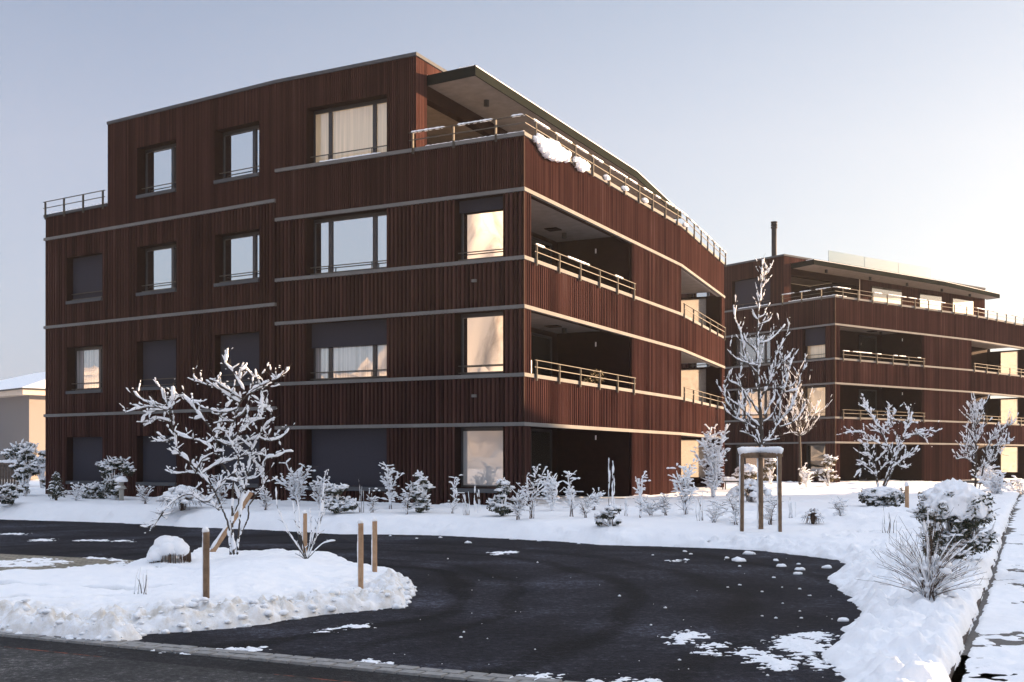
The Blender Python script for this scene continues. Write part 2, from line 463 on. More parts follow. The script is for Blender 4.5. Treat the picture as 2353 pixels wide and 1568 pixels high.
# ================================================================== APARTMENT BUILDING
BETA, GAMMA = R_(4.9), R_(5.8)
SEG = {'A': ((0, 0), (-1, 0), (0, -1), 7.78),
       'B': ((-7.78, 0), (-math.cos(BETA), math.sin(BETA)), (-math.sin(BETA), -math.cos(BETA)), 10.4),
       'R': ((0, 0), (0, 1), (1, 0), 12.15),
       'S': ((0, 12.15), (-math.sin(GAMMA), math.cos(GAMMA)), (math.cos(GAMMA), math.sin(GAMMA)), 8.13)}
def P(seg, t, d, z):
    o, u, n, L = SEG[seg]
    return (o[0] + u[0] * t + n[0] * d, o[1] + u[1] * t + n[1] * d, z)

def clad(mb, seg, t0, t1, z0, z1, pitch, amp, d0=0.0):
    """half-round vertical slats from t0 to t1"""
    ph = (0.0, 0.27, 0.29, 0.43, 0.63, 0.83, 0.98)
    dp = (-1.1, -1.1, 0.3, 0.82, 1.0, 0.82, 0.3)
    ts = [t0]
    k = math.floor(t0 / pitch)
    while k * pitch < t1:
        for p in ph:
            t = (k + p) * pitch
            if t0 + 1e-4 < t < t1 - 1e-4: ts.append(t)
        k += 1
    ts.append(t1)
    if mb.uv is None: mb.uv = []
    vs, fs = [], []
    for t in ts:
        p = (t / pitch + 1e-6) % 1.0
        d = d0 + amp * float(np.interp(p, ph + (1.0,), dp + (-1.1,)))
        vs += [P(seg, t, d, z0), P(seg, t, d, z1)]
        uu = t + {'A': 0, 'B': 40, 'R': 80, 'S': 120}[seg]
        mb.uv += [(uu, z0), (uu, z1)]
    flip = seg in ('A', 'B')
    for i in range(len(ts) - 1):
        q = (2 * i, 2 * i + 2, 2 * i + 3, 2 * i + 1)
        fs.append(q[::-1] if flip else q)
    mb.add(vs, fs)

def clad_area(mb, seg, t0, t1, z0, z1, holes, pitch, amp):
    zs = sorted({z0, z1, *[max(z0, min(z1, h[k])) for h in holes for k in (2, 3)]})
    for za, zb in zip(zs, zs[1:]):
        if zb - za < 1e-4: continue
        zm = (za + zb) / 2
        cut = sorted([(max(t0, h[0]), min(t1, h[1])) for h in holes if h[2] < zm < h[3] and h[1] > t0 and h[0] < t1])
        t = t0
        for a, b_ in cut:
            if a > t + 1e-4: clad(mb, seg, t, a, za, zb, pitch, amp)
            t = max(t, b_)
        if t < t1 - 1e-4: clad(mb, seg, t, t1, za, zb, pitch, amp)

def sbox(mb, seg, t0, t1, d0, d1, z0, z1):
    """box in a facade's own frame"""
    p = [P(seg, t0, d0, z0), P(seg, t1, d0, z0), P(seg, t1, d1, z0), P(seg, t0, d1, z0)]
    q = [(a[0], a[1], z1) for a in p]
    mb.hexa(p + q)

def strip(mb, path, d0, d1, z0, z1):
    """mitred band swept along a plan path; offsets to the right-hand side"""
    n = len(path)
    nor = []
    for i in range(n - 1):
        dx, dy = path[i + 1][0] - path[i][0], path[i + 1][1] - path[i][1]
        L = math.hypot(dx, dy); nor.append((dy / L, -dx / L))
    def off(i, d):
        if i == 0: m = nor[0]; k = 1
        elif i == n - 1: m = nor[-1]; k = 1
        else:
            a, b_ = nor[i - 1], nor[i]
            m = (a[0] + b_[0], a[1] + b_[1]); L = math.hypot(*m); m = (m[0] / L, m[1] / L)
            k = 1 / (m[0] * a[0] + m[1] * a[1])
        return (path[i][0] + m[0] * d * k, path[i][1] + m[1] * d * k)
    vs = []
    for i in range(n):
        a, b_ = off(i, d0), off(i, d1)
        vs += [(*a, z0), (*b_, z0), (*b_, z1), (*a, z1)]
    fs = []
    for i in range(n - 1):
        for k in range(4):
            k2 = (k + 1) % 4
            fs.append((4 * i + k, 4 * i + 4 + k, 4 * i + 4 + k2, 4 * i + k2))
    fs.append((0, 1, 2, 3)); e = 4 * (n - 1); fs.append((e + 3, e + 2, e + 1, e))
    mb.add(vs, fs)

def path_pts(segs):
    """plan path through facade pieces [(seg,t0,t1),...]"""
    out = []
    for s_, a, b_ in segs:
        for t in (a, b_):
            p = P(s_, t, 0, 0)[:2]
            if not out or math.hypot(out[-1][0] - p[0], out[-1][1] - p[1]) > 1e-3: out.append(p)
    return out

def along(path, spacing, start, end_gap):
    """stations along a plan path with tangent"""
    L = [math.hypot(b_[0] - a[0], b_[1] - a[1]) for a, b_ in zip(path, path[1:])]
    tot = sum(L); n = max(1, round((tot - start - end_gap) / spacing)); out = []
    for k in range(n + 1):
        s_ = start + (tot - start - end_gap) * k / n
        for i, l in enumerate(L):
            if s_ <= l + 1e-6 or i == len(L) - 1:
                a, b_ = path[i], path[i + 1]; f = s_ / l
                u = ((b_[0] - a[0]) / l, (b_[1] - a[1]) / l)
                out.append(((a[0] + u[0] * s_, a[1] + u[1] * s_), u)); break
            s_ -= l
    return out

def railing(root, path, zl, h, spacing=1.22, start=0.12, end_gap=0.12, snow=False, rng=random, d=0.10):
    """flat-bar railing clipped to the face of a ledge"""
    r = MB()
    strip(r, path, d - 0.02, d + 0.025, zl + h - 0.016, zl + h)
    strip(r, path, d - 0.008, d + 0.012, zl + h * 0.5 - 0.014, zl + h * 0.5 + 0.008)
    ro = r.build('railing', M['rail'], root)
    for (x, y), u in along(path, spacing, start, end_gap):
        nx, ny = u[1], -u[0]
        p = MB()
        def bar(s0, s1, d0, d1, z0, z1):
            q = [(x + u[0] * a + nx * b_, y + u[1] * a + ny * b_) for a, b_ in ((s0, d0), (s1, d0), (s1, d1), (s0, d1))]
            p.hexa([(*c, z0) for c in q] + [(*c, z1) for c in q])
        bar(-0.022, -0.010, d - 0.022, d + 0.026, zl - 0.17, zl + h - 0.022)
        bar(0.010, 0.022, d - 0.022, d + 0.026, zl - 0.17, zl + h - 0.022)
        bar(-0.010, 0.010, 0.072, d + 0.0, zl - 0.14, zl - 0.09)
        p.build('post', M['rail'], ro)
    if snow:
        pts = along(path, 0.05, 0.05, 0.05)
        k = 0
        while k < len(pts):
            n = rng.randint(5, 34)
            seg = pts[k:k + n]
            if len(seg) > 3:
                c = [(a[0] + u[1] * d, a[1] - u[0] * d, zl + h + 0.008) for a, u in seg]
                rr = [0.004 if i in (0, len(c) - 1) else 0.024 + 0.012 * rng.random() for i in range(len(c))]
                sn = MB(); sn.tube(c, rr, 6); sn.build('rail_snow', M['snow_soft'], ro, True)
            k += n + (rng.randint(1, 9) if rng.random() < snow else rng.randint(10, 40))
    return ro

def window(root, seg, t0, t1, z0, z1, panes, blind=0.0, pane='glass', sill='sill', guard=True, rng=random, frame_w=0.05):
    """recessed window: frame with mullions; pane, blind, sill, guard rail and reveal are its pieces"""
    dg, db = -0.30, -0.19
    f = MB()
    fw = frame_w
    sbox(f, seg, t0 + 0.02, t0 + 0.02 + fw, dg - 0.04, dg + 0.03, z0 + 0.03, z1)
    sbox(f, seg, t1 - 0.02 - fw, t1 - 0.02, dg - 0.04, dg + 0.03, z0 + 0.03, z1)
    sbox(f, seg, t0 + 0.02 + fw, t1 - 0.02 - fw, dg - 0.04, dg + 0.03, z0 + 0.03, z0 + 0.03 + fw)
    sbox(f, seg, t0 + 0.02 + fw, t1 - 0.02 - fw, dg - 0.04, dg + 0.03, z1 - 0.10, z1)
    W = t1 - t0
    for m_ in panes:
        c = t0 + W * m_
        sbox(f, seg, c - 0.055, c + 0.055, dg - 0.04, dg + 0.045, z0 + 0.03 + fw, z1 - 0.10)
    fo = f.build('window', M['frame'], root)
    g = MB(); g.quad(P(seg, t1 - 0.02, dg, z0 + 0.03), P(seg, t0 + 0.02, dg, z0 + 0.03), P(seg, t0 + 0.02, dg, z1), P(seg, t1 - 0.02, dg, z1))   # faces out
    g.build('pane', M[pane], fo)
    rv = MB()
    rv.quad(P(seg, t0, 0.02, z0), P(seg, t0, dg - 0.05, z0), P(seg, t0, dg - 0.05, z1), P(seg, t0, 0.02, z1))
    rv.quad(P(seg, t1, 0.02, z0), P(seg, t1, dg - 0.05, z0), P(seg, t1, dg - 0.05, z1), P(seg, t1, 0.02, z1))
    rv.quad(P(seg, t0, 0.02, z1), P(seg, t1, 0.02, z1), P(seg, t1, dg - 0.05, z1), P(seg, t0, dg - 0.05, z1))
    rv.build('reveal', M['reveal'], fo)
    s_ = MB()
    if sill == 'sill':
        sbox(s_, seg, t0 - 0.0, t1 + 0.0, dg, 0.075, z0 - 0.10, z0)
    else:
        sbox(s_, seg, t0, t1, dg, 0.0, z0 - 0.06, z0 - 0.005)
    s_.build('sill', M['ledge' if sill != 'sill' else 'coping'], fo)
    if blind > 0:
        b_ = MB()
        zb = z1 - (z1 - z0) * blind
        sbox(b_, seg, t0 + 0.015, t1 - 0.015, db - 0.004, db, zb + 0.04, z1 - 0.002)
        sbox(b_, seg, t0 + 0.015, t1 - 0.015, db - 0.012, db + 0.012, zb, zb + 0.04)
        b_.build('blind', M['blind'], fo)
    if guard:
        r = MB()
        for zz in (0.055, 0.235):
            sbox(r, seg, t0 + 0.005, t1 - 0.005, -0.165, -0.145, z0 + zz, z0 + zz + 0.024)
        if W > 2:
            for m_ in (0.22, 0.76):
                sbox(r, seg, t0 + W * m_ - 0.012, t0 + W * m_ + 0.012, -0.145, -0.125, z0, z0 + 0.25)
        r.build('guard_rail', M['rail'], fo)
    return fo

LED = [2.52, 3.75, 5.45, 6.67, 8.37, 9.75]
LB = [3.08, 6.00, 8.92]
FL = [0.42, 3.345, 6.27, 9.195]
TH = 0.095

def building(label, loc, rz, cfg):
    rng = random.Random(cfg['seed'])
    root = thing('apartment_building', label, 'building', loc, rz)
    ZB = -0.3
    # ---- openings
    hA = []; hB = []
    rows = [(0.84, 2.42), (3.75, 5.352), (6.67, 8.272)]
    for k, (a, b_) in enumerate(rows):
        hA += [(0.555, 1.96, a, b_), (4.05, 6.70, a, b_)]
    hA.append((4.05, 6.70, 9.75, 11.31))
    rowsB = [(0.885, 2.31), (3.81, 5.235), (6.735, 8.16), (9.75, 11.23)]
    colB = [(0.64, 2.43), (4.09, 5.85), (7.51, 9.28)]
    for k, (a, b_) in enumerate(rowsB):
        for c, (t0, t1) in enumerate(colB):
            if k == 3 and c == 2: continue
            hB.append((t0, t1, a, b_))
    # ---- cladding, one skin per facade stretch
    w_ = MB()
    clad_area(w_, 'A', 0, 7.78, ZB, 8.32, hA, PW, 0.046)
    w_.build('wall', M['clad'], root)
    w_ = MB()
    clad_area(w_, 'A', 0, 7.78, 8.32, 9.70, hA, PF, 0.026)
    clad_area(w_, 'A', 3.16, 7.78, 9.70, 12.18, hA, PF, 0.026)
    w_.build('wall', M['cladf'], root)
    w_ = MB()
    clad_area(w_, 'B', 0, 10.4, ZB, 8.87, hB, PW, 0.046)
    w_.build('wall', M['clad'], root)
    w_ = MB()
    clad_area(w_, 'B', 0, 10.4, 8.87, 9.60, hB, PF, 0.026)
    clad_area(w_, 'B', 0, 7.25, 9.60, 12.18, hB, PF, 0.026)
    w_.build('wall', M['cladf'], root)
    hR = [(0.36, 7.42, a, b_) for a, b_ in ((ZB, 2.425), (3.75, 5.355), (6.67, 8.275))]
    hS = [(0.0, 7.55, a, b_) for a, b_ in ((ZB, 2.425), (3.75, 5.355), (6.67, 8.275))]
    w_ = MB(); clad_area(w_, 'R', 0, 12.15, ZB, 8.32, hR, PW, 0.046); w_.build('wall', M['clad'], root)
    w_ = MB(); clad_area(w_, 'R', 0, 12.15, 8.32, 9.70, [], PF, 0.026); w_.build('wall', M['cladf'], root)
    w_ = MB(); clad_area(w_, 'S', 0, 8.13, ZB, 8.32, hS, PW, 0.046); w_.build('wall', M['clad'], root)
    w_ = MB(); clad_area(w_, 'S', 0, 8.13, 8.32, 9.70, [], PF, 0.026); w_.build('wall', M['cladf'], root)
    # corner trim
    c_ = MB(); c_.box(-0.03, 0.036, -0.036, 0.03, ZB, 9.66); c_.build('corner_trim', M['reveal'], root)
    # closing walls at the far sides
    e1 = P('S', 8.13, 0, 0); e2 = P('B', 10.4, 0, 0)
    cl = MB()
    back = [(e2[0], e2[1]), (e2[0] + 1.2, 20.6), (e1[0] - 2.9, 20.6)]
    for a, b_ in zip(back, back[1:]):
        cl.quad((*a, ZB), (*b_, ZB), (*b_, 9.6), (*a, 9.6))
    cl.build('wall', M['reveal'], root)
    # ---- ledges
    for z in LED:
        m_ = MB()
        p = path_pts([('A', 7.78, 0), ('R', 0, 12.15), ('S', 0, 8.13)])
        strip(m_, p, -0.30 if z == 9.75 else -0.02, 0.072, z - TH, z)
        m_.build('ledge', M['ledge'], root)
    for z in LB:
        m_ = MB(); strip(m_, path_pts([('B', 10.45, 0)]), -0.02, 0.072, z - TH, z); m_.build('ledge', M['ledge'], root)
    m_ = MB(); strip(m_, path_pts([('B', 10.45, 7.25)]), -0.30, 0.072, 9.60, 9.68); m_.build('coping', M['coping'], root)
    # ---- windows of the front
    W3 = (0.22, 0.775)
    for k, (a, b_) in enumerate(rows):
        window(root, 'A', 4.05, 6.70, a, b_, W3, cfg['big'][k][0], cfg['big'][k][1], 'ledge' if k else 'sill', k > 0, rng)
        window(root, 'A', 0.555, 1.96, a, b_, (), cfg['small'][k][0], cfg['small'][k][1], 'ledge' if k else 'sill', k > 0, rng)
    window(root, 'A', 4.05, 6.70, 9.75, 11.31, W3, cfg['big'][3][0], cfg['big'][3][1], 'ledge', True, rng)
    for k, (a, b_) in enumerate(rowsB):
        for c, (t0, t1) in enumerate(colB):
            if k == 3 and c == 2: continue
            bl, pn = cfg['cols'][k][c]
            window(root, 'B', t0, t1, a, b_, (0.27,), bl, pn, 'sill', k > 0, rng)
    # ---- floor slabs, loggia walls and ceilings
    plan_in = [(-0.05, 0.05), (-0.05, 12.15), (P('S', 8.08, -0.05, 0)[0], P('S', 8.08, -0.05, 0)[1]), (-4.2, 20.2), (-16.5, 20.2), (-16.8, 1.2), (-7.78, 0.1)]
    for k in range(3):
        cz = LED[2 * k] + 0.155                       # loggia ceiling
        m_ = MB()
        m_.prism([(-0.12, 0.3), (-0.12, 12.2), (P('S', 7.9, -0.1, 0)[0], P('S', 7.9, -0.1, 0)[1]), (P('S', 7.9, -2.7, 0)[0], P('S', 7.9, -2.7, 0)[1]), (-2.7, 12.0), (-2.7, 0.3)], cz, FL[k + 1] - 0.02)
        so = m_.build('ceiling', M['soffit'], root)
        # inner face of the beam over the opening
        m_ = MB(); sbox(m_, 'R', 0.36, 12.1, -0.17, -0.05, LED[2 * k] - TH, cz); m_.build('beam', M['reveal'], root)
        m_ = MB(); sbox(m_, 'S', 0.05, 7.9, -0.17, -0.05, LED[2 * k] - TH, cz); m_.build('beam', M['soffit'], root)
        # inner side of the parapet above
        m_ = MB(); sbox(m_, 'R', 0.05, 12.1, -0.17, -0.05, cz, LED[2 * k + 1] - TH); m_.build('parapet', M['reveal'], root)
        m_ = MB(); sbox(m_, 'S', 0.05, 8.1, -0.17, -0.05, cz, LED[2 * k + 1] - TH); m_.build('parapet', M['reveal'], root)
        z0 = FL[k]
        m_ = MB()
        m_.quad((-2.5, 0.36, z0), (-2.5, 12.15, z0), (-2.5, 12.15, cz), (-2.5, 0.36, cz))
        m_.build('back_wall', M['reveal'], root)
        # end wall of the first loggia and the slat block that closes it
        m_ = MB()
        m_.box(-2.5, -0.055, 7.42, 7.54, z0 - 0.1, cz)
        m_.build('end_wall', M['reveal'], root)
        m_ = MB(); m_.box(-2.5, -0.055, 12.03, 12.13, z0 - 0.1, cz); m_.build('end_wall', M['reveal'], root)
        a = P('S', 0, -2.5, 0); b2 = P('S', 7.6, -2.5, 0)
        m_ = MB(); m_.quad((a[0], a[1], z0), (b2[0], b2[1], z0), (b2[0], b2[1], cz), (a[0], a[1], cz)); m_.build('back_wall', M['reveal'], root)
        # pilaster at the corner and the wall beside it
        m_ = MB()
        zt = LED[2 * k] - 0.05
        zlo = -0.3 if k == 0 else LED[2 * k - 1] - 0.02
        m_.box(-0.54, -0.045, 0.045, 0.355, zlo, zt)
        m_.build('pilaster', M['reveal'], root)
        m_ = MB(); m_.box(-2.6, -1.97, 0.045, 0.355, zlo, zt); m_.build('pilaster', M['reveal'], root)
        # far end wall with its pane
        m_ = MB(); w0, w1 = rows[k]
        sbox(m_, 'S', 7.56, 8.10, -0.60, -0.045, zlo, zt)
        m_.build('pilaster', M['reveal'], root)
        for e_ in ((-2.6, -1.75, zlo, zt), (-1.75, -0.60, zlo, w0), (-1.75, -0.60, w1 - 0.02, zt)):
            m_ = MB(); sbox(m_, 'S', 7.60, 7.90, e_[0], e_[1], e_[2], e_[3]); m_.build('end_wall', M['reveal'], root)
        f = MB()
        sbox(f, 'S', 7.70, 7.76, -1.75, -1.70, w0, w1 - 0.02)
        sbox(f, 'S', 7.70, 7.76, -0.65, -0.60, w0, w1 - 0.02)
        fo = f.build('loggia_screen', M['frame'], root)
        g = MB(); sbox(g, 'S', 7.725, 7.735, -1.70, -0.65, w0, w1 - 0.02); g.build('pane', M['frost'], fo)
        # terrace door in the back wall
        d_ = MB()
        d_.box(-2.497, -2.44, 5.36, 5.43, z0, z0 + 2.1); d_.box(-2.497, -2.44, 6.83, 6.90, z0, z0 + 2.1); d_.box(-2.497, -2.44, 5.43, 6.83, z0 + 2.02, z0 + 2.1)
        do = d_.build('terrace_door', M['frame'], root)
        g = MB(); g.quad((-2.47, 5.43, z0), (-2.47, 6.83, z0), (-2.47, 6.83, z0 + 2.02), (-2.47, 5.43, z0 + 2.02)); g.build('pane', M['glass_dark'], do)
        # tube lamp on the end wall and a spot under the ceiling
        m_ = MB(); m_.cyl(-1.15, 7.37, z0 + 1.78, z0 + 1.92, 0.022, sides=10); m_.build('wall_lamp', M['white'], root)
        m_ = MB(); m_.cyl(-1.7, 6.2, cz - 0.16, cz, 0.07); m_.build('ceiling_spot', M['black'], root)
        m_ = MB(); m_.box(-1.95, -1.55, 5.3, 5.7, cz - 0.03, cz - 0.003); m_.build('vent_plate', M['reveal'], root)
    m_ = MB(); m_.prism([(0.55, 0.4), (0.55, 12.0), (-2.5, 12.0), (-2.5, 0.4)], 0.2, FL[0]); m_.build('terrace_slab', M['pale'], root)
    m_ = MB(); m_.prism([P('S', 0, 0.4, 0)[:2], P('S', 7.5, 0.4, 0)[:2], P('S', 7.5, -2.5, 0)[:2], P('S', 0, -2.5, 0)[:2]], 0.2, FL[0] - 0.01); m_.build('terrace_slab', M['pale'], root)
    # ---- loggia railings
    for z in (3.75, 6.67):
        railing(root, path_pts([('R', 0.45, 7.55)]), z, 0.36, 1.36, 0.10, 0.10, 0.5 if z > 5 else 0, rng)
        railing(root, path_pts([('S', 0.15, 7.95)]), z, 0.36, 1.5, 0.10, 0.10, False, rng)
    # ---- penthouse
    m_ = MB()
    m_.uv = []
    # side strip of the penthouse beside the roof terrace (fine slats, seen edge on)
    xs = -3.16
    n = int(0.545 / PF)
    vs, fs = [], []
    steps = [k * PF / 6 for k in range(int(0.545 / PF * 6) + 1)]
    def side(y0, y1, z0, z1):
        st = []
        y = y0
        while y < y1 - 1e-4: st.append(y); y += PF / 6
        st.append(y1)
        vs = []; base = len(m_.uv)
        for y in st:
            p = (y / PF) % 1
            d = xs + 0.02 * math.sqrt(max(0, 1 - (2 * p - 1) ** 2))
            vs += [(d, y, z0), (d, y, z1)]
            m_.uv += [(y + 160, z0), (y + 160, z1)]
        m_.add(vs, [(2 * i, 2 * i + 2, 2 * i + 3, 2 * i + 1) for i in range(len(st) - 1)])
    side(0.0, 0.545, 9.2, 12.18)
    side(0.545, 19.0, 11.85, 12.18)
    side(6.4, 19.0, 9.2, 11.58)
    m_.build('penthouse_wall', M['cladf'], root)
    m_ = MB()
    m_.box(-6.6, -6.5, 0.5, 6.4, 9.2, 11.6)            # back of the terrace recess
    m_.build('recess_wall', M['reveal'], root)
    m_ = MB(); m_.box(-6.5, -3.2, 6.32, 6.39, 9.2, 11.6); m_.build('recess_wall', M['reveal'], root)
    m_ = MB(); m_.box(-3.46, -3.185, 0.3, 0.535, 9.2, 11.6); m_.build('recess_wall', M['reveal'], root)
    m_ = MB(); m_.box(-6.5, -3.44, 0.4, 6.35, 11.62, 11.70); m_.build('soffit', M['soffit'], root)
    m_ = MB(); m_.box(-3.44, -3.175, 0.55, 6.35, 11.22, 11.60); m_.build('beam', M['reveal'], root)
    for y0, y1 in ((7.4, 10.2), (12.0, 14.2), (15.4, 17.6)):
        m_ = MB(); m_.box(-3.14, -3.09, y0, y1, 9.25, 11.3); m_.build('terrace_glazing', M['glass_dark'], root)
    # canopy
    can = [(-3.20, 0.55), (-1.61, 0.44), (-1.61, 12.23), (-2.32, 19.25), (-3.20, 19.25)]
    m_ = MB(); m_.prism(can, 11.585, 11.60); can_o = m_.build('canopy', M['soffit'], root)
    m_ = MB(); strip(m_, [can[0], can[1], can[2], can[3], can[4]], -0.03, 0.004, 11.56, 11.83); m_.build('fascia', M['fascia'], can_o)
    m_ = MB(); m_.prism([(x * 1.0 + (0.02 if x > -3 else 0), y) for x, y in can], 11.80, 11.815); m_.build('canopy_roof', M['snow'], can_o)
    m_ = MB(); strip(m_, [can[1], can[2], can[3]], -0.5, -0.06, 11.82, 11.838); m_.build('canopy_snow', M['snow'], can_o)
    for (x, y) in ((-2.35, 2.4), (-2.35, 6.2), (-2.35, 9.6), (-2.45, 13.2), (-2.6, 16.4)):
        m_ = MB(); m_.cyl(x, y, 11.42, 11.584, 0.075); m_.build('ceiling_spot', M['black'], root)
    # main roof
    pB = P('B', 7.25, 0, 0)
    top = [(xs - 0.12, 0.12), (xs - 0.12, 18.9), (-14.3, 18.9), (pB[0] + 0.12, pB[1] + 0.12), (-7.78, 0.12)]
    m_ = MB(); m_.prism(top, 12.0, 12.10); m_.build('roof', M['snow'], root)
    m_ = MB(); ring = [(pB[0], pB[1]), (-7.78, 0.0), (xs, 0.0), (xs, 19.0)]
    strip(m_, ring, -0.25, 0.06, 12.17, 12.26); m_.build('coping', M['coping'], root)
    m_ = MB(); m_.quad((pB[0], pB[1], 9.3), (pB[0] + 0.6, 7.0, 9.3), (pB[0] + 0.6, 7.0, 12.2), (pB[0], pB[1], 12.2)); m_.build('penthouse_wall', M['reveal'], root)
    # terrace deck
    m_ = MB(); m_.prism(plan_in, 9.1, 9.19); m_.build('terrace_deck', M['pale'], root)
    m_ = MB(); strip(m_, path_pts([('A', 3.14, 0), ('R', 0, 12.15), ('S', 0, 8.13)]), -0.28, -0.05, 9.19, 9.66); m_.build('parapet', M['reveal'], root)
    # roof railings
    railing(root, path_pts([('A', 3.30, 0), ('R', 0, 12.15), ('S', 0, 8.13)]), 9.75, 0.40, 1.24, 0.12, 0.1, 0.85, rng)
    railing(root, path_pts([('B', 10.4, 7.28)]), 9.68, 0.42, 1.1, 0.1, 0.1, False, rng)
    # snow lying on the roof ledge
    def ledge_snow(pts, r0, r1):
        sn = MB(); sn.tube(pts, [r0 + r1 * rng.random() for _ in pts], 7); sn.build('ledge_snow', M['snow_soft'], root, True)
    ledge_snow([(a[0] - u[1] * 0.06, a[1] + u[0] * 0.06, 9.765) for a, u in along(path_pts([('A', 2.9, 0), ('R', 0, 1.0)]), 0.06, 0, 0)], 0.03, 0.022)
    ledge_snow([(a[0] - u[1] * 0.12, a[1] + u[0] * 0.12, 9.70) for a, u in along(path_pts([('B', 10.3, 7.4)]), 0.06, 0, 0)], 0.06, 0.03)
    ledge_snow([P('A', 4.3 + 0.06 * k, -0.05 + 0.015 * math.sin(k), 9.77) for k in range(34)], 0.035, 0.02)
    for zz in (9.75, 6.735):
        for (t0, t1) in colB[:2]:
            ledge_snow([P('B', t0 + 0.15 + 0.06 * k, -0.28, zz + 0.02) for k in range(int((t1 - t0 - 0.3) / 0.06))], 0.03, 0.015)
    # little vent boxes on the front parapets
    for z in (3.17, 6.1):
        m_ = MB(); sbox(m_, 'A', 1.30, 1.42, 0.036, 0.11, z, z + 0.07); m_.build('vent_box', M['ledge'], root)
    return root

G, GC, GS, GD = 'glass', 'glass_cream_refl', 'glass_sheer', 'glass_dark'
C1 = (0.28, 27.5, 0.0)
B1 = building('large dark brown timber-clad apartment block with a sunlit right side, nearest the driveway', C1, R_(-27.2), dict(
    seed=3,
    big=[(1.0, G), (0.42, GS), (0.0, G), (0.0, GC)],
    small=[(0.0, 'glass_misted'), (0.0, G), (0.2, G)],
    cols=[[(1, G), (1, G), (1, G)], [(1, G), (1, G), (0, GS)], [(0, G), (0, G), (1, G)], [(0, G), (0, G), (0, G)]]))
C2 = (15.98, 54.6, -0.05)
B2 = building('smaller-looking brown apartment block behind the young tree, with a chimney pipe on its roof', C2, R_(-53.4), dict(
    seed=8,
    big=[(0.0, 'glass_dim'), (0.0, 'glass_dim'), (0.0, 'glass_dim'), (1.0, G)],
    small=[(0.0, GD), (0.0, GC), (0.55, GC)],
    cols=[[(1, G), (0, G), (1, G)], [(1, G), (1, G), (0, G)], [(0, G), (0, G), (1, G)], [(0, G), (0, G), (0, G)]]))
# chimney and glass screen of the far block, placed in its own frame
fl = MB(); fl.cyl(-6.0, 2.6, 12.0, 14.75, 0.14, sides=16)
for k in range(3): fl.cyl(-6.0, 2.6, 14.40 + k * 0.14, 14.48 + k * 0.14, 0.18, sides=16)
fl.build('chimney', M['pipe'], B2, True)
gs = MB()
for k in range(3): gs.box(-3.45, -3.42, 4.0 + k * 3.2, 7.17 + k * 3.2, 12.1, 12.95)
gs.build('glass_screen', M['roofglass'], B2)

# ================================================================== GROUND
def poly_sdf(x, y, poly, edges=None):
    """signed distance (inside positive) to a closed polygon; edges limits the distance to some edges"""
    n = len(poly)
    d = np.full(x.shape, 1e9); ins = np.zeros(x.shape, bool)
    for i in range(n):
        ax, ay = poly[i][:2]; bx, by = poly[(i + 1) % n][:2]
        if edges is None or i in edges:
            ex, ey = bx - ax, by - ay
            t = np.clip(((x - ax) * ex + (y - ay) * ey) / (ex * ex + ey * ey + 1e-12), 0, 1)
            d = np.minimum(d, np.hypot(x - ax - t * ex, y - ay - t * ey))
        if ay != by:
            c = ((ay > y) != (by > y)) & (x < (bx - ax) * (y - ay) / (by - ay) + ax)
            ins ^= c
    return np.where(ins, d, -d)

KS = 0.477
def kerb_x(y): return 3.19 + KS * (y - 7.95)
def path_z(y): return 0.33 * smooth(9.0, 30.0, y)

EDGE = [(-900, 1190), (-300, 1192), (0, 1194), (275, 1202), (430, 1212), (550, 1216), (644, 1220), (782, 1228), (890, 1229), (1010, 1231),
        (1179, 1239), (1267, 1244), (1390, 1253), (1478, 1255), (1653, 1261), (1764, 1267), (1851, 1278), (1925, 1287), (1945, 1300),
        (1929, 1317), (1900, 1330), (1925, 1345), (1930, 1356), (1942, 1362), (1954, 1381), (1966, 1396), (1985, 1417), (1960, 1438),
        (1942, 1451), (1929, 1471), (1890, 1508), (1912, 1540), (1935, 1568)]
BANK = [gp(x, y)[:2] for x, y in EDGE] + [(2.25, 6.3), (kerb_x(6.3), 6.3), (kerb_x(120), 120), (-80, 120), (-80, gp(0, 1190)[1])]
NE = len(EDGE)

def bank_h(x, y):
    de = poly_sdf(x, y, BANK, set(range(NE)))
    ins = poly_sdf(x, y, BANK) > 0
    dk = (kerb_x(y) - x) / math.hypot(1, KS)
    jit = 0.10 * fbm(x * 2.2, y * 2.2, 11) + 0.05 * fbm(x * 9, y * 9, 12)
    d = np.where(de > 0, de + jit, de + jit)
    dd = np.maximum(d, 0)
    h = 0.07 * (1 - np.exp(-dd / 0.10)) + 0.12 * smooth(0.05, 1.0, dd) + 0.19 * smooth(0.8, 4.8, dd)
    edge_w = np.exp(-dd / 1.1)
    h += np.clip(dd / 0.25, 0, 1) * (0.10 * fbm(x * 0.7, y * 0.7, 21) * (1 - 0.4 * edge_w) + 0.085 * fbm(x * 2.4, y * 2.4, 22) + (0.09 + 0.18 * edge_w) * np.abs(fbm(x * 4.4, y * 4.4, 23)) + (0.055 + 0.06 * edge_w) * vnoise(x * 9, y * 9, 24) + 0.022 * vnoise(x * 17, y * 17, 27))
    h = np.where(d > 0, h + 0.004, -0.05)
    pz = path_z(y)
    kw = smooth(0.02, 0.9, dd)
    h = np.where(d > 0, h + kw * np.maximum(0, pz + 0.10 + 0.03 * fbm(x * 1.5, y * 1.5, 25) - h), h)
    kd = dk + 0.05 * fbm(x * 3, y * 3, 26) - 0.02
    h = np.where(kd > 0, pz + (h - pz) * (1 - np.exp(-np.maximum(kd, 0) / 0.05)), pz - 0.06)
    return np.where((d < -0.02), -0.05, h)

def H_bank1(x, y):
    return float(bank_h(np.array([x]), np.array([y]))[0])

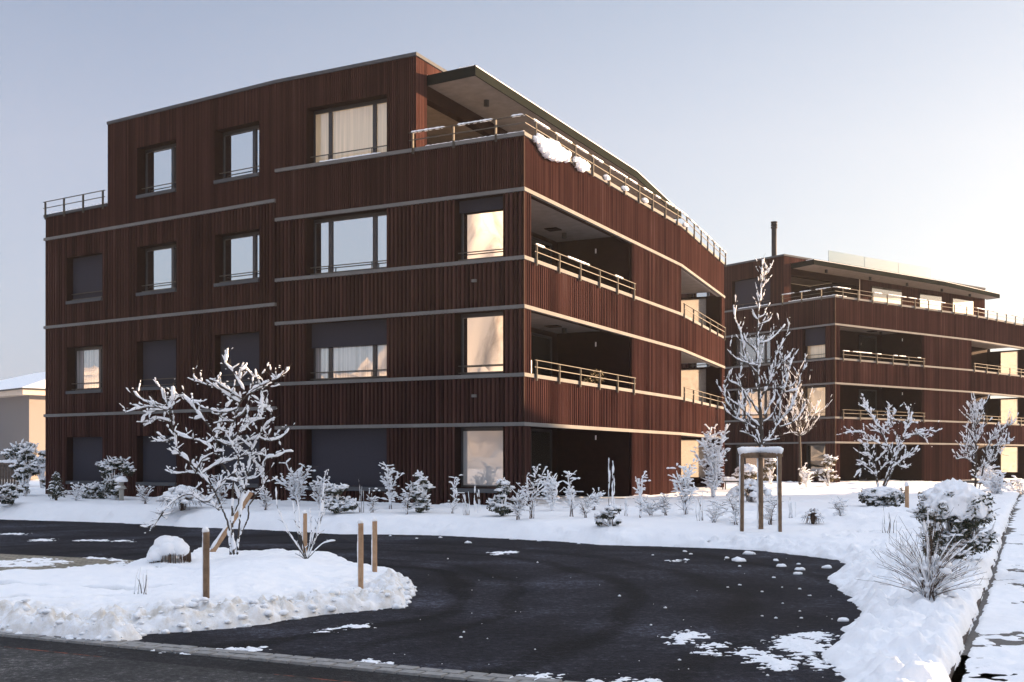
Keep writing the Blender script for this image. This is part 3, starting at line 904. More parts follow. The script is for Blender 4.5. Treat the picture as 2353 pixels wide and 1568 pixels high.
class Grid(MB):
    """several regular grids of different fineness in one sheet of snow"""
    def __init__(s): super().__init__(); s.dirt = []
    def patch(s, x0, x1, y0, y1, step, fn, keep=None, dirt=None, ymul=1.0):
        nx, ny = int((x1 - x0) / step) + 1, int((y1 - y0) / (step * ymul)) + 1
        X, Y = np.meshgrid(np.linspace(x0, x1, nx), np.linspace(y0, y1, ny))
        Z = fn(X.ravel(), Y.ravel()).reshape(X.shape)
        ok = Z > -0.045
        if keep is not None: ok &= keep(X, Y)
        fk = ok[:-1, :-1] | ok[1:, :-1] | ok[:-1, 1:] | ok[1:, 1:]
        if keep is not None: kk = keep(X, Y); fk &= kk[:-1, :-1] & kk[1:, 1:]
        idx = np.arange(nx * ny).reshape(ny, nx)
        q = np.stack([idx[:-1, :-1], idx[:-1, 1:], idx[1:, 1:], idx[1:, :-1]], -1)[fk]
        used = np.unique(q); remap = np.full(nx * ny, -1); remap[used] = np.arange(len(used))
        V = np.stack([X.ravel(), Y.ravel(), Z.ravel()], 1)[used]
        dr = np.zeros(len(used)) if dirt is None else dirt(V[:, 0], V[:, 1])
        s.dirt.extend(dr.tolist())
        s.v.extend(map(tuple, V.tolist())); s.f.extend(map(tuple, (remap[q] + s.n).tolist())); s.n += len(used)
    def finish(s, name, m):
        s.dirt += [0.0] * (s.n - len(s.dirt))
        o = s.build(name, m, None, True, 'structure')
        a = o.data.attributes.new('dirt', 'FLOAT', 'POINT')
        a.data.foreach_set('value', s.dirt)
        return o

# base sheets
g = MB()
g.add([(-425, -425, -0.06), (425, -425, -0.06), (425, 425, -0.06), (-425, 425, -0.06)], [(0, 1, 2, 3)])
g.build('ground', M['snow'], None, False, 'structure')
g = MB(); g.quad((-60, 5.5, 0), (14, 5.5, 0), (14, 34, 0), (-60, 34, 0)); g.build('driveway', M['asphalt'], None, False, 'structure')

# the line of setts between driveway and road
s0, s1 = gp(0, 1463), gp(1050, 1563)
sv = np.array([s1[0] - s0[0], s1[1] - s0[1]]); sL = np.linalg.norm(sv); sv /= sL; sn_ = np.array([-sv[1], sv[0]])
def sp_(a, b, z): q = np.array(s0[:2]) + sv * a + sn_ * b; return (q[0], q[1], z)
g = MB(); g.quad(sp_(-60, -7, 0.004), sp_(60, -7, 0.004), sp_(60, -0.02, 0.004), sp_(-60, -0.02, 0.004)); g.build('road', M['roaddark'], None, False, 'structure')
g = MB(); g.quad(sp_(-60, -6.9, 0.008), sp_(60, -6.9, 0.008), sp_(60, -0.47, 0.008), sp_(-60, -0.36, 0.008)); g.build('road_surface', M['road'], None, False, 'structure')
rng = random.Random(5)
g = MB()
a = -14.0
while a < 14:
    for row in range(2):
        L = 0.17 + 0.05 * rng.random()
        b0 = 0.0 + row * 0.125
        dz = 0.016 + 0.006 * rng.random()
        c = [sp_(a + (0.08 if row else 0) + dx, b0 + dy, 0) for dx, dy in ((0.006, 0.004), (0.186, 0.004), (0.186, 0.118), (0.006, 0.118))]
        cm = np.mean(np.array(c), 0)
        tp = [tuple(cm + (np.array(q) - cm) * 0.93 + np.array((0, 0, dz + 0.002 * rng.random()))) for q in c]
        g.hexa([(q[0], q[1], -0.01) for q in c] + tp)
    a += 0.195
g.build('sett_strip', M['sett'], None, False, 'structure')
for (a0, a1, b0) in ((0.55, 1.65, -0.43), (3.35, 4.35, -0.44), (5.6, 7.2, -0.45)):
    g = MB(); g.quad(sp_(a0, b0, 0.012), sp_(a1, b0 - 0.012, 0.012), sp_(a1, b0 + 0.012, 0.012), sp_(a0, b0 + 0.02, 0.012))
    g.build('road_marking', M['orange'], None, False, 'structure')

# pavers at the left
pv = [gp(x, y, 0.004) for x, y in ((-500, 1268), (0, 1273), (300, 1287), (420, 1300), (420, 1400), (-500, 1400))]
g = MB(); g.add(pv, [tuple(range(len(pv)))]); g.build('paved_parking', M['paver'], None, False, 'structure')

# path on the right with a dark kerb face
g = MB()
ys = np.linspace(4, 120, 117)
vs, fs = [], []
for i, y in enumerate(ys):
    z = float(path_z(np.array([y]))[0])
    vs += [(kerb_x(y) - 0.03, y, z + 0.0), (kerb_x(y) + 4.5, y, z)]
    if i: fs.append((2 * i - 2, 2 * i - 1, 2 * i + 1, 2 * i))
g.add(vs, fs); g.build('path', M['path'], None, False, 'structure')
g = MB()
vs, fs = [], []
for i, y in enumerate(np.linspace(5, 60, 56)):
    z = float(path_z(np.array([y]))[0])
    x = kerb_x(y)
    vs += [(x - 0.07, y, z - 0.1), (x - 0.03, y, z - 0.1), (x - 0.03, y, z + 0.03), (x - 0.07, y, z + 0.03)]
    if i:
        o_ = 4 * i
        fs += [(o_ - 4 + k, o_ - 4 + (k + 1) % 4, o_ + (k + 1) % 4, o_ + k) for k in range(4)]
g.add(vs, fs); g.build('kerb', M['kerb'], None, False, 'structure')

# thin trodden snow on the path
def path_snow(x, y):
    dk = (x - kerb_x(y)) / math.hypot(1, KS)
    n = 0.045 * fbm(x * 1.1 + 3, y * 2.2, 31) + 0.040 * fbm(x * 4.5, y * 7, 32) + 0.02 * fbm(x * 14, y * 14, 33)
    h = 0.017 + n * 1.0 - 0.025 * np.exp(-np.maximum(dk - 0.03, 0) / 0.014)
    h = np.where(y > 20, np.maximum(h, 0.02 + 0.3 * n), h)
    return path_z(y) + np.where((dk > 0.02) & (dk < 4.6), h, -0.04)
pg = Grid()
pg.patch(2.2, 11, 6.2, 20, 0.035, path_snow, lambda X, Y: (X > kerb_x(Y) - 0.05) & (X < kerb_x(Y) + 3.2))
pg.patch(8, 52, 20, 110, 0.30, path_snow, lambda X, Y: (X > kerb_x(Y) - 0.2) & (X < kerb_x(Y) + 4.8))
pg.finish('path_snow', M['snow_ground'])
# open snow field right of the path and beyond the buildings
def field_h(x, y):
    return path_z(y) + 0.05 + 0.12 * fbm(x * 0.3, y * 0.3, 41)
fg = Grid()
fg.patch(5, 200, -60, 300, 2.0, field_h, lambda X, Y: X > kerb_x(Y) + 4.0)
fg.patch(-200, 200, 100, 400, 4.0, field_h, lambda X, Y: Y > 112)
fg.finish('snow_field', M['snow'])

# snow bank round the driveway
bk = Grid()
near = lambda X, Y: (X > 0.8) & (Y < 20)
bk.patch(0.8, 9.6, 6.3, 20.05, 0.032, bank_h)
bk.patch(-22, 0.84, 16.5, 20.05, 0.06, bank_h)
bk.patch(-22, 16, 20.0, 33.1, 0.075, bank_h)
bk.patch(-60, -21.9, 20.0, 45, 0.4, bank_h)
bk.patch(-22, 22, 33.0, 60.2, 0.16, bank_h)
bk.patch(-60, 58, 60, 118, 0.8, bank_h)
bk.patch(-60, -21.9, 44.8, 61, 0.8, bank_h)
bk.finish('snow_bank', M['snow_ground'])

# snow island
ISL = [(954, 1359), (937, 1381), (932, 1396), (816, 1407), (730, 1415), (645, 1428), (559, 1441), (430, 1452), (365, 1456), (301, 1457), (322, 1469),
       (258, 1480), (172, 1473), (86, 1465), (0, 1455), (-400, 1428), (-400, 1322), (0, 1316), (100, 1311), (180, 1307), (260, 1309), (300, 1295), (335, 1283), (380, 1272), (442, 1265), (486, 1264),
       (550, 1269), (619, 1273), (709, 1278), (773, 1281), (803, 1297), (868, 1313), (922, 1325)]
ISLW = [gp(x, y)[:2] for x, y in ISL]
def isl_h(x, y):
    d = poly_sdf(x, y, ISLW)
    fr = poly_sdf(x, y, ISLW, set(range(0, 15)))          # distance to the ploughed front edge
    d = d + 0.07 * fbm(x * 3, y * 3, 51) + 0.035 * fbm(x * 12, y * 12, 52)
    dd = np.maximum(d, 0)
    thin = smooth(-3.2, -4.6, x) * smooth(10.6, 12.0, y)       # trodden part at the left
    h = 0.10 * (1 - np.exp(-dd / 0.07)) * (1 - 0.62 * thin) + 0.13 * smooth(0.1, 1.6, dd) * (1 - 0.8 * thin)
    fw = np.exp(-np.abs(fr - 0.25) / 0.38)
    h += np.clip(dd / 0.08, 0, 1) * (fw * (0.20 * np.abs(fbm(x * 4.0, y * 4.0, 53)) + 0.20 * np.abs(vnoise(x * 10, y * 10, 54)) + 0.11 * np.abs(vnoise(x * 21, y * 21, 57)) - 0.03) + 0.06 * fbm(x * 1.3, y * 1.3, 55) + 0.030 * fbm(x * 5, y * 5, 56) + 0.012 * fbm(x * 14, y * 14, 66))
    # dark joints showing in the trodden part
    crack = np.exp(-((y - (13.1 - 0.32 * (x + 4.2)) + 0.22 * fbm(x * 1.7, y * 1.7, 58)) / 0.07) ** 2) * smooth(-2.9, -3.3, x) * smooth(-7.4, -6.5, x)
    crack2 = np.exp(-((y - (12.4 + 0.25 * (x + 5.2)) + 0.3 * fbm(x * 2.5, y * 2.5, 59)) / 0.06) ** 2) * smooth(-4.4, -4.8, x)
    h -= (crack + 0.8 * crack2) * 0.30
    tr = np.exp(-((poly_sdf(x, y, [gp(a, b_)[:2] for a, b_ in ((360, 1303), (486, 1327), (486, 1331), (360, 1306))])) / 0.06) ** 2)
    h -= 0.05 * tr
    return np.where(d > 0, h + 0.004, -0.05)
def isl_dirt(x, y):
    fr = poly_sdf(x, y, ISLW, set(range(0, 15)))
    return 0.6 * np.exp(-np.abs(fr - 0.22) / 0.3) * smooth(0.9, -1.2, x)
ig = Grid()
ig.patch(-5.4, 1.6, 9.4, 19.6, 0.028, isl_h, None, isl_dirt)
ig.patch(-11, -5.37, 9.4, 17.5, 0.05, isl_h, None, isl_dirt)
rng = random.Random(77)
fe = ISLW[0:15]
for i in range(len(fe) - 1):                                # ploughed lumps along the front edge
    a, b_ = np.array(fe[i]), np.array(fe[i + 1])
    for _ in range(int(np.linalg.norm(b_ - a) * 60)):
        q = a + (b_ - a) * rng.random()
        inn = np.array((0.0 - 0.15, 1.0))
        o_ = rng.random() ** 1.5 * 0.55 - 0.03
        q = q + inn * o_
        r = 0.006 + 0.040 * rng.random() ** 3.6
        z = max(0.0, float(isl_h(np.array([q[0]]), np.array([q[1]]))[0]))
        ig.blob((q[0], q[1], z + r * 0.15), (r * rng.uniform(0.9, 1.5), r * rng.uniform(0.9, 1.5), r * rng.uniform(0.6, 1.0)), 2, 0.24, rng, 0.6)
ig.dirt += [0.0] * (ig.n - len(ig.dirt))
ig.finish('snow_island', M['snow_ground'])
def H_isl1(x, y): return float(isl_h(np.array([x]), np.array([y]))[0])

# thin smears of snow left on the asphalt and pavers
SM = [[(1765, 1478), (1800, 1456), (1915, 1452), (1925, 1470), (1880, 1505), (1906, 1546), (1860, 1522), (1795, 1492)],
      [(1672, 1497), (1720, 1490), (1790, 1510), (1830, 1530), (1780, 1540), (1730, 1520)],
      [(1535, 1462), (1598, 1450), (1600, 1470), (1560, 1478)], [(1612, 1490), (1650, 1470), (1660, 1482), (1625, 1505)],
      [(1190, 1560), (1270, 1550), (1280, 1575), (1190, 1575)], [(1360, 1565), (1490, 1562), (1490, 1580), (1360, 1580)],
      [(320, 1488), (420, 1492), (600, 1488), (605, 1493), (440, 1502)], [(798, 1526), (850, 1518), (875, 1527), (840, 1532)],
      [(720, 1448), (850, 1434), (852, 1440), (730, 1453)],
      [(-200, 1290), (0, 1290), (90, 1283), (160, 1290), (120, 1302), (-200, 1312)], [(150, 1306), (240, 1296), (300, 1290), (300, 1310)], [(205, 1281), (290, 1288), (290, 1292), (205, 1285)],
      [(72, 1241), (118, 1239), (118, 1243), (72, 1244)], [(185, 1241), (240, 1241), (240, 1244), (185, 1244)], [(262, 1242), (302, 1242), (302, 1245), (262, 1245)], [(0, 1226), (60, 1226), (60, 1229), (0, 1229)],
      [(1130, 1271), (1180, 1268), (1185, 1271), (1140, 1275)], [(1540, 1288), (1570, 1286), (1566, 1291), (1542, 1291)]]
for poly in SM:
    PW_ = [gp(x, y)[:2] for x, y in poly]
    xs_ = [p[0] for p in PW_]; ys_ = [p[1] for p in PW_]
    big = max(xs_) - min(xs_)
    def fn(x, y, PW_=PW_):
        d = poly_sdf(x, y, PW_)
        return np.where(d > -0.15, -0.006 + np.minimum(d, 0.14) * 0.10 + 0.022 * fbm(x * 4, y * 9, 61) + 0.034 * fbm(x * 17, y * 34, 62, 4), -0.05)
    sg = Grid()
    sg.patch(min(xs_) - 0.1, max(xs_) + 0.1, min(ys_) - 0.1, max(ys_) + 0.1, 0.013 if ys_[0] < 12 else 0.03, fn)
    if sg.n: sg.finish('thin_snow', M['snow_ground'])

# ================================================================== SURROUNDINGS
def hipped_house(name, label, loc, rz, L, D, eave, ridge, over, mats, t_eave=0.35, windows=()):
    """hipped house; local +X along the long wall, -Y its front, corner at the origin"""
    root = thing(name, label, 'house', loc, rz)
    wl, wr = mats
    m_ = MB(); m_.quad((0, 0, -0.5), (-L, 0, -0.5), (-L, 0, eave), (0, 0, eave)); m_.build('wall', M[wl], root)
    m_ = MB(); m_.quad((0, 0, -0.5), (0, D, -0.5), (0, D, eave), (0, 0, eave)); m_.build('wall', M[wr], root)
    m_ = MB(); m_.quad((-L, 0, -0.5), (-L, D, -0.5), (-L, D, eave), (-L, 0, eave)); m_.build('wall', M[wl], root)
    m_ = MB(); m_.quad((-L, D, -0.5), (0, D, -0.5), (0, D, eave), (-L, D, eave)); m_.build('wall', M[wl], root)
    o = over
    m_ = MB(); m_.box(-L - o, o, -o, D + o, eave - 0.02, eave + t_eave); m_.build('eave', M['eave'], root)
    e = eave + t_eave + 0.004
    a, b_, c, d = (o + 0.08, -o - 0.08, e), (o + 0.08, D + o + 0.08, e), (-L - o - 0.08, D + o + 0.08, e), (-L - o - 0.08, -o - 0.08, e)
    r1, r2 = (-D / 2, D / 2, ridge), (-L + D / 2, D / 2, ridge)
    m_ = MB(); m_.add([a, b_, c, d, r1, r2], [(0, 1, 4), (1, 2, 5, 4), (2, 3, 5), (3, 0, 4, 5)])
    m_.build('roof', M['snow'], root)
    m_ = MB(); m_.box(-L - o - 0.10, o + 0.10, -o - 0.10, D + o + 0.10, e - 0.08, e - 0.01); m_.build('gutter', M['black'], root)
    for (x0, x1, z0, z1, side) in windows:
        m_ = MB()
        if side == 'f': m_.box(x0, x1, -0.03, 0.02, z0, z1)
        else: m_.box(-0.02, 0.03, x0, x1, z0, z1)
        m_.build('window', M['glass_dark'], root)
    return root

hc = at(67, 1055, 62.0)
hipped_house('house', 'pale rendered house with a snowy hipped roof at the left edge behind the brown block', (hc[0], hc[1], 0), R_(-44), 18, 11, 5.2, 7.4, 0.6, ('houseshade', 'housewall'))
# house added out of view at the right, placed to shade the driveway
su, sv2 = np.array((sdir.x, sdir.y)) / math.hypot(sdir.x, sdir.y), None
sv2 = np.array((-su[1], su[0]))
def uvp(u, v): q = su * u + sv2 * v; return (float(q[0]), float(q[1]))
CASTV0, CASTV1 = 5.7, 28.6
cc = uvp(50.0, CASTV0)
hipped_house('house', 'long pale house with a snowy hipped roof, added out of view to the right to shade the driveway', (cc[0], cc[1], 0), math.atan2(-sv2[1], -sv2[0]), CASTV1 - CASTV0, 11, 5.6, 10.2, 0.5, ('housewall', 'houseshade'),
             windows=[(-3 - 4 * k, -1.6 - 4 * k, z, z + 1.3, 'f') for k in range(4) for z in (1.0, 3.7)])

# invented hillside behind the camera, shaped for the window glass to reflect
hg = Grid()
az = np.linspace(R_(205), R_(295), 300); rr = np.linspace(120, 400, 60)
A_, RR = np.meshgrid(az, rr)
prof = 24 + 92 * np.exp(-((A_ - R_(239.5)) / R_(4.6)) ** 2) + 14 * fbm(A_ * 14, A_ * 0 + 2.0, 71, 5)
Zh = prof * smooth(110, 400, RR) + 16 * fbm(A_ * 34, RR * 0.035, 72, 5) * smooth(120, 200, RR)
V = np.stack([RR * np.sin(A_), RR * np.cos(A_), Zh - 0.5], -1).reshape(-1, 3)
hg.v = list(map(tuple, V.tolist())); hg.n = len(V)
nx = len(az)
hg.f = [(j * nx + i, j * nx + i + 1, (j + 1) * nx + i + 1, (j + 1) * nx + i) for j in range(len(rr) - 1) for i in range(nx - 1)]
M['hill'] = noisy('snowy wooded hillside', (0.13, 0.115, 0.105), (0.44, 0.425, 0.41), 0.03, 0.9, detail=9, lo=0.34, hi=0.5)
hg.finish('added_hills', M['hill'])

# ================================================================== SNOWY PLANTS
def resample(pts, step):
    P_ = [np.array(p, float) for p in pts]
    if len(P_) == 2: P_ = [P_[0], (P_[0] + P_[1]) / 2, P_[1]]
    out = []
    n = len(P_)
    for i in range(n - 1):
        p0, p1, p2, p3 = P_[max(i - 1, 0)], P_[i], P_[i + 1], P_[min(i + 2, n - 1)]
        k = max(1, int(np.linalg.norm(p2 - p1) / step))
        for j in range(k):
            t = j / k
            out.append(0.5 * (2 * p1 + (p2 - p0) * t + (2 * p0 - 5 * p1 + 4 * p2 - p3) * t * t + (3 * p1 - p0 - 3 * p2 + p3) * t ** 3))
    out.append(P_[-1])
    return out

def snow_on(mb, pts, r_of, size, rng, cover=0.75, side=(0, 0, 1.0), run=(4, 14)):
    """lumpy broken ridge of snow lying on a branch"""
    n = len(pts); k = 0
    sd_ = np.array(side, float)
    while k < n - 2:
        L = rng.randint(*run)
        if rng.random() < cover:
            e = min(n, k + L)
            seg = pts[k:e]
            if len(seg) >= 3:
                w = size * (0.75 + 0.6 * rng.random())
                ph_, fr_ = rng.random() * 6.28, rng.uniform(0.6, 1.3)
                c, rad = [], []
                for i, p in enumerate(seg):
                    f = i / (len(seg) - 1)
                    env = max(0.42, (1 - abs(2 * f - 1) ** 5.0) ** 0.5)
                    rw = w * env * (0.86 + 0.30 * math.sin(ph_ + i * fr_) + 0.22 * (rng.random() - 0.5))
                    c.append(p + sd_ * (r_of(k + i) * 0.9 + rw * 0.72) + np.array((rng.uniform(-1, 1), rng.uniform(-1, 1), 0)) * w * 0.18)
                    rad.append(rw)
                c = [c[0] + (c[0] - c[1]) / (np.linalg.norm(c[0] - c[1]) + 1e-9) * rad[0] * 0.7] + c + [c[-1] + (c[-1] - c[-2]) / (np.linalg.norm(c[-1] - c[-2]) + 1e-9) * rad[-1] * 0.7]
                mb.tube(c, [rad[0] * 0.35] + rad + [rad[-1] * 0.35], 6)
            k = e
        else:
            k += max(2, L // 2)

def branch(wood, snow, pts, r0, r1, rng, size, cover, step=0.035, sides=6, side=(0, 0, 1.0), run=(5, 16)):
    q = resample(pts, step)
    n = len(q)
    q = [p + np.array((rng.uniform(-1, 1), rng.uniform(-1, 1), rng.uniform(-1, 1))) * min(0.006, r0 * 0.35) for p in q]
    rad = [r0 + (r1 - r0) * i / max(1, n - 1) for i in range(n)]
    wood.tube(q, rad, sides)
    if size > 0: snow_on(snow, q, lambda i: rad[min(i, n - 1)], size, rng, cover, side, run)
    return q, rad

def trace_tree(name, label, cat, tf, Y0, trunks, limbs, seed, sz, cover, twigs, twig_len, side=(0, 0, 1.0), r_limb=(0.016, 0.005), spread=0.55, upward=0.5, twig_snow=None, trunk_snow=0.4, group=None):
    """tree grown from traced limbs, each limb with its own depth; fine twigs are added at random"""
    rng = random.Random(seed)
    b0 = np.array(at(*tf(trunks[0][0][0]), Y0))
    root = thing(name, label, cat, tuple(b0), 0, group)
    tw, cw, sn = MB(), MB(), MB()
    samp = []                                   # (px, py, Y, r)
    def put(pl, Ys): return [np.array(at(*tf(p), y)) - b0 for p, y in zip(pl, Ys)]
    twig_src = []
    for pl, r0, r1 in trunks:
        dev = rng.uniform(-0.45, 0.45); n = len(pl)
        Ys = [Y0 + dev * 0.12 + dev * (i / (n - 1)) ** 1.1 for i in range(n)]
        q, rad = branch(tw, sn, put(pl, Ys), r0, r1, rng, sz, trunk_snow, side=side)
        for p, y in zip(resample([(*a, yy) for a, yy in zip(pl, Ys)], 8), [0] * 9999): samp.append(p)
        twig_src.append((q, rad, 0.5))
    for item in limbs:
        pl = item[0] if isinstance(item[0], list) else item
        rr = item[1] if isinstance(item[0], list) else r_limb
        p0 = np.array(pl[0])
        j = min(range(len(samp)), key=lambda i: (samp[i][0] - p0[0]) ** 2 + (samp[i][1] - p0[1]) ** 2)
        y0 = samp[j][2]
        L = sum(math.hypot(b[0] - a[0], b[1] - a[1]) for a, b in zip(pl, pl[1:]))
        mpp = abs(tf((1, 0))[0] - tf((0, 0))[0]) * Y0 / F
        dev = rng.uniform(-1, 1) * spread * L * mpp
        n = len(pl); Ys = [y0 + dev * i / (n - 1) for i in range(n)]
        q, rad = branch(cw, sn, put(pl, Ys), rr[0], rr[1], rng, sz, cover, side=side)
        for p in resample([(*a, yy) for a, yy in zip(pl, Ys)], 8): samp.append(p)
        twig_src.append((q, rad, 1.0))
    pool = [(q, rad, i) for q, rad, w_ in twig_src for i in range(int(len(q) * (0.45 if w_ < 1 else 0.15)), len(q) - 1)]
    for _ in range(twigs):
        q, rad, i = rng.choice(pool)
        d = q[i + 1] - q[i]; d = d / (np.linalg.norm(d) + 1e-9)
        v = d * 0.6 + np.array((rng.uniform(-1, 1), rng.uniform(-1, 1) * 0.9, rng.uniform(-0.5, 1) * 0.7 + upward * 0.5))
        v /= np.linalg.norm(v)
        L = twig_len * (0.4 + 0.9 * rng.random())
        p1 = q[i] + v * L * 0.5 + np.array((rng.uniform(-1, 1), rng.uniform(-1, 1), rng.uniform(-1, 1))) * L * 0.08
        p2 = q[i] + v * L + np.array((0, 0, upward * L * 0.25))
        branch(cw, sn, [q[i], p1, p2], min(rad[i] * 0.7, 0.006), 0.002, rng, sz * (twig_snow or 0.7), cover * 0.58, twig_len * 0.075, 4, side, (4, 9))
    for _ in range(int(twigs * 1.1)):                     # finest bare twiglets
        q, rad, i = rng.choice(pool)
        v = (q[i + 1] - q[i]); v = v / (np.linalg.norm(v) + 1e-9) * 0.5 + np.array((rng.uniform(-1, 1), rng.uniform(-1, 1), rng.uniform(-0.4, 1) + upward * 0.4))
        v /= np.linalg.norm(v); L = twig_len * rng.uniform(0.35, 0.9)
        e_ = q[i] + v * L
        cw.tube([q[i], q[i] + v * L * 0.5 + (0, 0, 0.01), e_], [0.0032, 0.0024, 0.0012], 3)
        if rng.random() < 0.5:
            b_ = sz * rng.uniform(0.35, 0.6); pb = q[i] + v * L * rng.uniform(0.5, 1.0)
            sn.blob(pb + (0, 0, b_ * 0.5), (b_ * 1.3, b_ * 1.3, b_ * 0.8), 1, 0.2, rng, 0.5)
    tw.build('trunk', M['bark'], root, True); cw.build('crown', M['bark'], root, True); sn.build('snow', M['snow_soft'], root, True)
    return root

# --- multi-stemmed ornamental tree on the island
tf1 = lambda c: (275.7 + c[0] * 0.3165, 790.4 + c[1] * 0.3165)
Yt1 = 16.9
trace_tree('ornamental_tree', 'bare multi-stemmed tree thick with snow, growing on the snowy island by the driveway', 'tree', tf1, Yt1,
    [([(808, 1530), (795, 1400), (785, 1310), (730, 1170), (690, 1080), (640, 1010), (560, 910), (440, 800), (405, 720), (395, 640), (365, 570), (355, 480), (325, 400), (300, 320)], 0.016, 0.006),
     ([(848, 1530), (870, 1390), (930, 1270), (935, 1180), (980, 1110), (1035, 1030), (1040, 960), (1000, 890), (950, 830), (880, 775), (800, 740), (720, 690)], 0.015, 0.006),
     ([(850, 1530), (865, 1330), (880, 1180), (905, 1060), (920, 990), (940, 850), (985, 720), (1030, 640), (1090, 540), (1100, 490), (1060, 460), (1000, 455)], 0.015, 0.006),
     ([(828, 1530), (815, 1350), (820, 1050), (835, 920), (860, 830), (800, 700), (830, 560), (870, 430), (960, 340), (1050, 290), (1150, 250), (1190, 200)], 0.018, 0.006),
     ([(800, 1530), (800, 1300), (860, 1160), (850, 1080), (790, 940), (740, 860), (700, 700), (640, 590), (560, 500), (500, 420), (460, 380), (420, 390)], 0.013, 0.005)],
    [[(640, 1010), (560, 940), (470, 940), (370, 945)], [(690, 1080), (740, 1000), (790, 985), (850, 1000)], [(600, 940), (700, 880), (830, 840), (900, 810), (1000, 805), (1120, 825), (1200, 790), (1255, 785)],
     [(560, 910), (600, 840), (690, 790), (760, 780)], [(395, 690), (330, 710), (245, 705)], [(365, 570), (280, 545), (210, 580), (165, 610)], [(355, 480), (250, 490), (180, 530), (155, 570)],
     [(340, 480), (240, 460), (150, 470), (40, 500)], [(310, 450), (210, 430), (150, 400), (100, 350)], [(355, 480), (380, 400), (385, 280)], [(400, 640), (460, 680), (560, 700), (620, 730), (660, 760)],
     [(700, 700), (800, 740), (900, 720), (1000, 670), (1060, 590), (1085, 575)], [(1000, 680), (1080, 705), (1150, 690), (1210, 650), (1230, 610)], [(870, 430), (800, 390), (700, 320), (600, 290), (550, 260), (530, 200)],
     [(900, 340), (840, 240), (800, 180), (765, 140), (780, 60)], [(880, 400), (780, 330), (700, 280), (655, 255)], [(860, 470), (760, 500), (660, 480), (625, 465)], [(830, 570), (760, 560), (680, 580)],
     [(870, 270), (890, 190), (930, 200), (960, 240)], [(950, 360), (1050, 310), (1110, 320)], [(690, 1090), (620, 1150), (520, 1095), (440, 1110), (380, 1150), (320, 1210), (270, 1225)],
     [(320, 1210), (270, 1290), (215, 1365)], [(720, 1210), (680, 1170), (650, 1150)], [(1030, 320), (1030, 420), (1035, 520)], [(700, 690), (730, 560), (790, 440), (860, 400)], [(800, 700), (900, 620), (980, 560), (1060, 540)],
     [(560, 500), (530, 440), (600, 420)], [(600, 540), (540, 550)], [(990, 250), (980, 190)], [(920, 990), (975, 970), (1000, 900)], [(1035, 1010), (1075, 970)], [(900, 1060), (860, 960), (900, 930)], [(1040, 900), (1060, 840), (1120, 820)],
     [(760, 640), (700, 620), (670, 640)], [(880, 520), (930, 480), (900, 620)], [(440, 800), (390, 800), (375, 790)], [(820, 640), (760, 620), (700, 650)], [(950, 760), (880, 700), (820, 720)], [(1000, 560), (940, 560), (900, 600)]],
    21, 0.0245, 0.92, 400, 0.23, r_limb=(0.014, 0.004), spread=0.5, upward=0.35, twig_snow=0.56, trunk_snow=0.42)

# --- young tree held by a three-post frame
tf2 = lambda c: (1645.2 + c[0] * 0.422, 588.2 + c[1] * 0.422)
trace_tree('young_tree', 'slim young tree with snow-lined upright branches, held in the three-post wooden frame', 'tree', tf2, 20.55,
    [([(240, 1480), (240, 1090), (247, 1030), (245, 900), (235, 750), (225, 600), (225, 450), (232, 300), (245, 180), (252, 20)], 0.055, 0.006)],
    [[(240, 1035), (300, 980), (345, 900), (400, 840), (440, 740), (460, 650), (490, 595)], [(345, 935), (400, 915), (445, 880), (475, 830)], [(250, 910), (300, 870), (340, 790), (380, 690), (400, 610), (412, 560)],
     [(245, 770), (290, 690), (300, 610), (340, 510), (385, 430), (398, 360)], [(300, 620), (360, 580), (405, 535)], [(240, 1030), (215, 950), (160, 910), (100, 880), (50, 840)], [(210, 940), (140, 900), (90, 840), (50, 780), (45, 680)],
     [(235, 930), (150, 840), (135, 720), (70, 680), (80, 620)], [(240, 870), (190, 790), (130, 700), (138, 600)], [(235, 1030), (200, 985), (130, 955)], [(225, 640), (160, 560), (135, 430), (105, 340), (95, 270)],
     [(220, 520), (160, 460), (150, 420)], [(225, 380), (290, 350), (308, 310)], [(230, 480), (290, 460), (365, 390), (372, 375)], [(232, 340), (262, 320), (268, 290)], [(225, 350), (205, 330), (195, 290)], [(245, 180), (270, 120), (287, 70)],
     [(250, 760), (300, 660), (345, 600), (375, 500)], [(260, 870), (320, 760), (310, 745)], [(340, 900), (350, 800), (365, 630)], [(228, 600), (180, 590), (110, 560), (72, 520)], [(250, 1010), (330, 1000), (345, 995)],
     [(300, 970), (370, 870), (430, 800)], [(150, 840), (100, 800), (60, 770)], [(135, 720), (160, 760), (190, 830)], [(380, 690), (370, 740), (440, 730)]],
    22, 0.017, 0.94, 230, 0.24, side=(0.35, -0.25, 0.75), r_limb=(0.020, 0.005), spread=0.5, upward=0.9, twig_snow=0.6, trunk_snow=0.8)

def base_on(px, py, hf, z0=0.3):
    z = z0
    for _ in range(8):
        X, Y, _z = gp(px, py, z)
        z = 0.5 * z + 0.5 * max(0.0, hf(X, Y))
    X, Y, _z = gp(px, py, z)
    return X, Y, z

def leaf_quads(mb, c, r, n, size, rng):
    for _ in range(n):
        while True:
            p = np.array([rng.uniform(-1, 1) for _ in range(3)])
            if p @ p < 1: break
        p = np.array(c) + p * np.array(r)
        a = np.array([rng.gauss(0, 1) for _ in range(3)]); a /= np.linalg.norm(a)
        b = np.cross(a, [rng.gauss(0, 1) for _ in range(3)]); b /= np.linalg.norm(b) + 1e-9
        s1, s2 = size * (0.6 + 0.8 * rng.random()), size * 0.42 * (0.6 + 0.8 * rng.random())
        mb.add([p - a * s1, p + b * s2, p + a * s1, p - b * s2], [(0, 1, 2, 3)])

